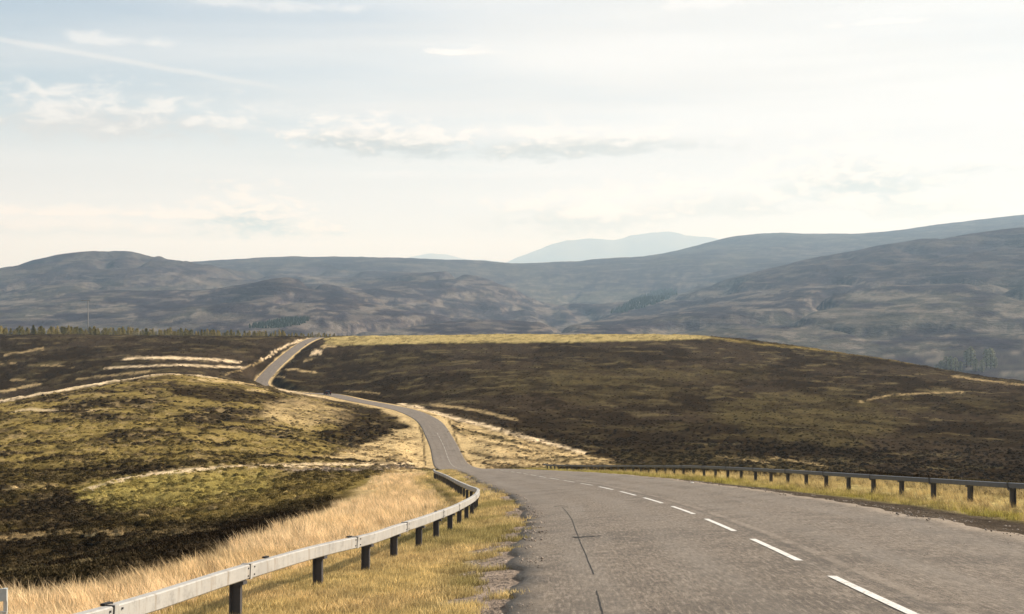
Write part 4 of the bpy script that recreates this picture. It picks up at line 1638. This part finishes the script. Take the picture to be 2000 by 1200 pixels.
def plantation(name, label, poly, z0, z1, n, h):
    """far forest block that reads as one mass"""
    xs = [p[0] for p in poly]; ys = [p[1] for p in poly]
    m = (HY > z0) & (HY < z1)
    px = 1000 + F * HX[m] / HY[m]
    py = 600 + F * (EYE - HZ[m]) / HY[m]
    sd = poly_sd(px, py, poly)
    c = np.nonzero(sd > 0)[0]
    if len(c) == 0:
        return
    X, Y, Z = HX[m][c], HY[m][c], HZ[m][c]
    k = rng.integers(0, len(c), n)
    verts, faces = [], []
    for i in k:
        p = Vector((X[i] + random.uniform(-6, 6), Y[i] + random.uniform(-18, 18), Z[i] - 1))
        hh = h * random.uniform(.7, 1.15)
        rr = hh * .24
        b = len(verts)
        for j in range(5):
            a = j * 2 * math.pi / 5 + random.random()
            verts.append(p + Vector((rr * math.cos(a), rr * math.sin(a), hh * .08)))
        verts.append(p + Vector((0, 0, hh)))
        faces += [(b + j, b + (j + 1) % 5, b + 5) for j in range(5)]
    mt, w, bs = new_mat(name)
    tc = w.add('ShaderNodeTexCoord')
    w.link(w.mix(w.noise(tc.outputs['Object'], .05, 3), (.018, .026, .016), (.04, .05, .026)), bs.inputs['Base Color'])
    o = mesh_obj(name, verts, faces, mt)
    o['kind'] = 'stuff'
    tag(o, label, 'forest')

plantation('forest_block', 'dark conifer plantation in the far valley on the right hill flank', [(1195, 612), (1250, 580), (1275, 570), (1320, 564), (1322, 578), (1270, 598), (1215, 612)], 2400, 6200, 1500, 17)
plantation('forest_block', 'dark strip of plantation at the foot of the far hills behind the conifer row', [(490, 636), (560, 622), (605, 622), (600, 632), (540, 642), (490, 642)], 2100, 3600, 600, 8)

# ------------------------------------------------------------------ utility pole
def utility_pole():
    z = 812.0
    x = (172 - 1000) / F * z
    b = gz(x, z, False)
    top = EYE - (586 - 600) / F * z
    H = top - b
    m, w, bs = new_mat('weathered_pole')
    bs.inputs['Base Color'].default_value = (.24, .235, .23, 1)
    root = empty('utility_pole', (x, z, b))
    tag(root, 'tall pale utility pole with cross-arm rising above the conifer row', 'pole')
    verts, faces = [], []
    for i, (zz, r) in enumerate(((-.5, .42), (H, .26))):
        for j in range(10):
            a = j * math.pi / 5
            verts.append((r * math.cos(a), r * math.sin(a), zz))
    faces = [(j, (j + 1) % 10, 10 + (j + 1) % 10, 10 + j) for j in range(10)] + [tuple(range(10, 20))]
    mesh_obj('shaft', verts, faces, m, root)
    V = Vector
    bm = bmesh.new()
    box_bm(bm, V((-1.6, -.2, H - .5)), V((1, 0, .05)).normalized(), V((0, 1, 0)), V((-.05, 0, 1)).normalized(), 3.2, .14, .2)
    bm_obj('cross_arm', bm, m, root)
    for q in (-4.5, -2.2, 1.2):
        bm = bmesh.new()
        bmesh.ops.create_cone(bm, segments=8, radius1=.16, radius2=.09, depth=.7, cap_ends=True, matrix=Matrix.Translation((q, -.2, H - .5 + (q + 1.6) * .05 + .5)))
        bm_obj('insulator', bm, m, root)
utility_pole()

# ------------------------------------------------------------------ car on the far brow
def car():
    Y, lat = 457.0, -1.7
    p = road_point(np.array([Y]), lat, .012)[0]
    q = road_point(np.array([Y + 2]), lat, .012)[0]
    d = Vector(q) - Vector(p)
    root = empty('car', tuple(p), math.atan2(d.y, d.x))
    root.rotation_euler = (0, -math.atan2(d.z, math.hypot(d.x, d.y)), math.atan2(d.y, d.x))
    root.scale = (1.05, 1.1, 1.2)
    tag(root, 'small black hatchback driving away over the distant brow of the road', 'car')
    m, w, b = new_mat('black_car_paint')
    b.inputs['Base Color'].default_value = (.008, .008, .010, 1); b.inputs['Roughness'].default_value = .5; b.inputs['Specular IOR Level'].default_value = .2
    mg, w, b = new_mat('car_glass')
    b.inputs['Base Color'].default_value = (.008, .009, .010, 1); b.inputs['Roughness'].default_value = .25; b.inputs['Specular IOR Level'].default_value = .3
    mr, w, b = new_mat('tail_lamp')
    b.inputs['Base Color'].default_value = (.25, .01, .01, 1)
    mw, w, b = new_mat('tyre')
    b.inputs['Base Color'].default_value = (.012, .012, .012, 1)
    ma, w, b = new_mat('alloy')
    b.inputs['Base Color'].default_value = (.35, .35, .36, 1); b.inputs['Metallic'].default_value = .8; b.inputs['Roughness'].default_value = .4
    # side profile, rear at x = -2, front at x = 2
    low = [(-1.98, .32), (-2.02, .62), (-1.95, .92), (-1.0, .95), (.9, .92), (1.7, .80), (2.0, .62), (2.02, .30)]
    up = [(-1.92, .93), (-1.55, 1.40), (-1.0, 1.47), (.05, 1.46), (.95, .93)]
    def extrude(name, prof, w0, w1, mat, parent=root):
        zs = [p_[1] for p_ in prof]
        z0, z1 = min(zs), max(zs)
        verts, faces = [], []
        n = len(prof)
        for s in (-1, 1):
            for x_, z_ in prof:
                t = (z_ - z0) / (z1 - z0)
                verts.append((x_, s * (w0 + (w1 - w0) * t), z_))
        faces.append(tuple(range(n))[::-1]); faces.append(tuple(range(n, 2 * n)))
        for i in range(n):
            faces.append((i, (i + 1) % n, n + (i + 1) % n, n + i))
        bm = bmesh.new()
        vs = [bm.verts.new(v) for v in verts]
        for f in faces:
            bm.faces.new([vs[i] for i in f])
        bmesh.ops.recalc_face_normals(bm, faces=bm.faces[:])
        bmesh.ops.bevel(bm, geom=bm.edges[:], offset=.04, segments=2, affect='EDGES')
        return bm_obj(name, bm, mat, parent)
    extrude('body', low, .84, .88, m)
    extrude('cabin', up, .82, .62, m)
    V = Vector
    X3, Y3, Z3 = V((1, 0, 0)), V((0, 1, 0)), V((0, 0, 1))
    bm = bmesh.new(); dirv = V((.37, 0, .47)).normalized()
    box_bm(bm, V((-1.77, 0, 1.17)), dirv, Y3, dirv.cross(Y3), .20, .60, .015); bm_obj('rear_window', bm, mg, root)
    bm = bmesh.new(); dirv = V((-.9, 0, .53)).normalized()
    box_bm(bm, V((.53, 0, 1.21)), dirv, Y3, dirv.cross(Y3), .40, .58, .015); bm_obj('windscreen', bm, mg, root)
    for s in (-1, 1):
        bm = bmesh.new(); box_bm(bm, V((-.55, s * .735, 1.2)), X3, V((0, 1, -.37 * -s)).normalized(), Z3, .85, .02, .16); bm_obj('side_window', bm, mg, root)
        bm = bmesh.new(); box_bm(bm, V((-2.0, s * .68, .80)), X3, Y3, Z3, .025, .13, .10); bm_obj('tail_light', bm, mr, root)
        bm = bmesh.new(); box_bm(bm, V((.62, s * .95, 1.0)), X3, Y3, Z3, .06, .08, .06); bm_obj('wing_mirror', bm, m, root)
        for x_ in (-1.28, 1.30):
            bm = bmesh.new()
            rot = Matrix.Translation((x_, s * .78, .32)) @ Matrix.Rotation(R(90), 4, 'X')
            bmesh.ops.create_cone(bm, segments=20, radius1=.32, radius2=.32, depth=.2, cap_ends=True, matrix=rot)
            wh = bm_obj('wheel', bm, mw, root)
            bm = bmesh.new()
            bmesh.ops.create_cone(bm, segments=14, radius1=.2, radius2=.2, depth=.215, cap_ends=True, matrix=rot)
            bm_obj('rim', bm, ma, wh)
    bm = bmesh.new(); box_bm(bm, V((-2.03, 0, .62)), X3, Y3, Z3, .012, .26, .06); bm_obj('number_plate', bm, MAT_GREY, root)
car()

# ------------------------------------------------------------------ single pale stones
def stones():
    m, w, b = new_mat('white_stone')
    tc = w.add('ShaderNodeTexCoord')
    w.link(w.mix(w.noise(tc.outputs['Object'], 9, 4), (.75, .72, .66), (.5, .47, .42)), b.inputs['Base Color'])
    for px, py, z0, z1, s, lab in ((1352, 946, 30, 90, .11, 'white stone on the right verge just below the barrier posts'),
                                   (577, 1027, 26, 60, .14, 'white stone half hidden in straw grass behind the left barrier'),
                                   (679, 1186, 8, 30, .035, 'small white stone in the turf in front of the left barrier'),
                                   (1002, 1071, 10, 60, .035, 'small white stone in the turf near the asphalt edge')):
        p = on_ground(px, py, z0, z1)
        o = rock('stone', m, int(px))
        o.location = p + Vector((0, 0, s * .35))
        o.scale = (s, s * .8, s * .8)
        link(o)
        tag(o, lab, 'stone', )
stones()

# ------------------------------------------------------------------ haze: one closed box of pale air
def haze():
    m = bpy.data.materials.new('haze_air')
    m.use_nodes = True
    t = m.node_tree
    t.nodes.clear()
    w = NT(t)
    out = w.add('ShaderNodeOutputMaterial')
    v = w.add('ShaderNodeVolumePrincipled')
    v.inputs['Color'].default_value = HAZE_COLOR
    v.inputs['Absorption Color'].default_value = (1, 1, 1, 1)
    v.inputs['Density'].default_value = HAZE_DENSITY
    v.inputs['Anisotropy'].default_value = 0.15
    w.link(v.outputs[0], out.inputs['Volume'])
    x0, x1, y0, y1, z0, z1 = -34000, 34000, -500, 41000, -900, 2250
    vs = [(x, y, z) for x in (x0, x1) for y in (y0, y1) for z in (z0, z1)]
    fs = [(0, 1, 3, 2), (4, 6, 7, 5), (0, 4, 5, 1), (2, 3, 7, 6), (0, 2, 6, 4), (1, 5, 7, 3)]
    o = mesh_obj('haze', vs, fs, m)
    o['kind'] = 'stuff'
    o['label'] = 'pale blue haze lying over the far hills'
    o['category'] = 'haze'

HAZE_COLOR = (.48, .73, 1.0, 1)
HAZE_DENSITY = 6.6e-5
haze()
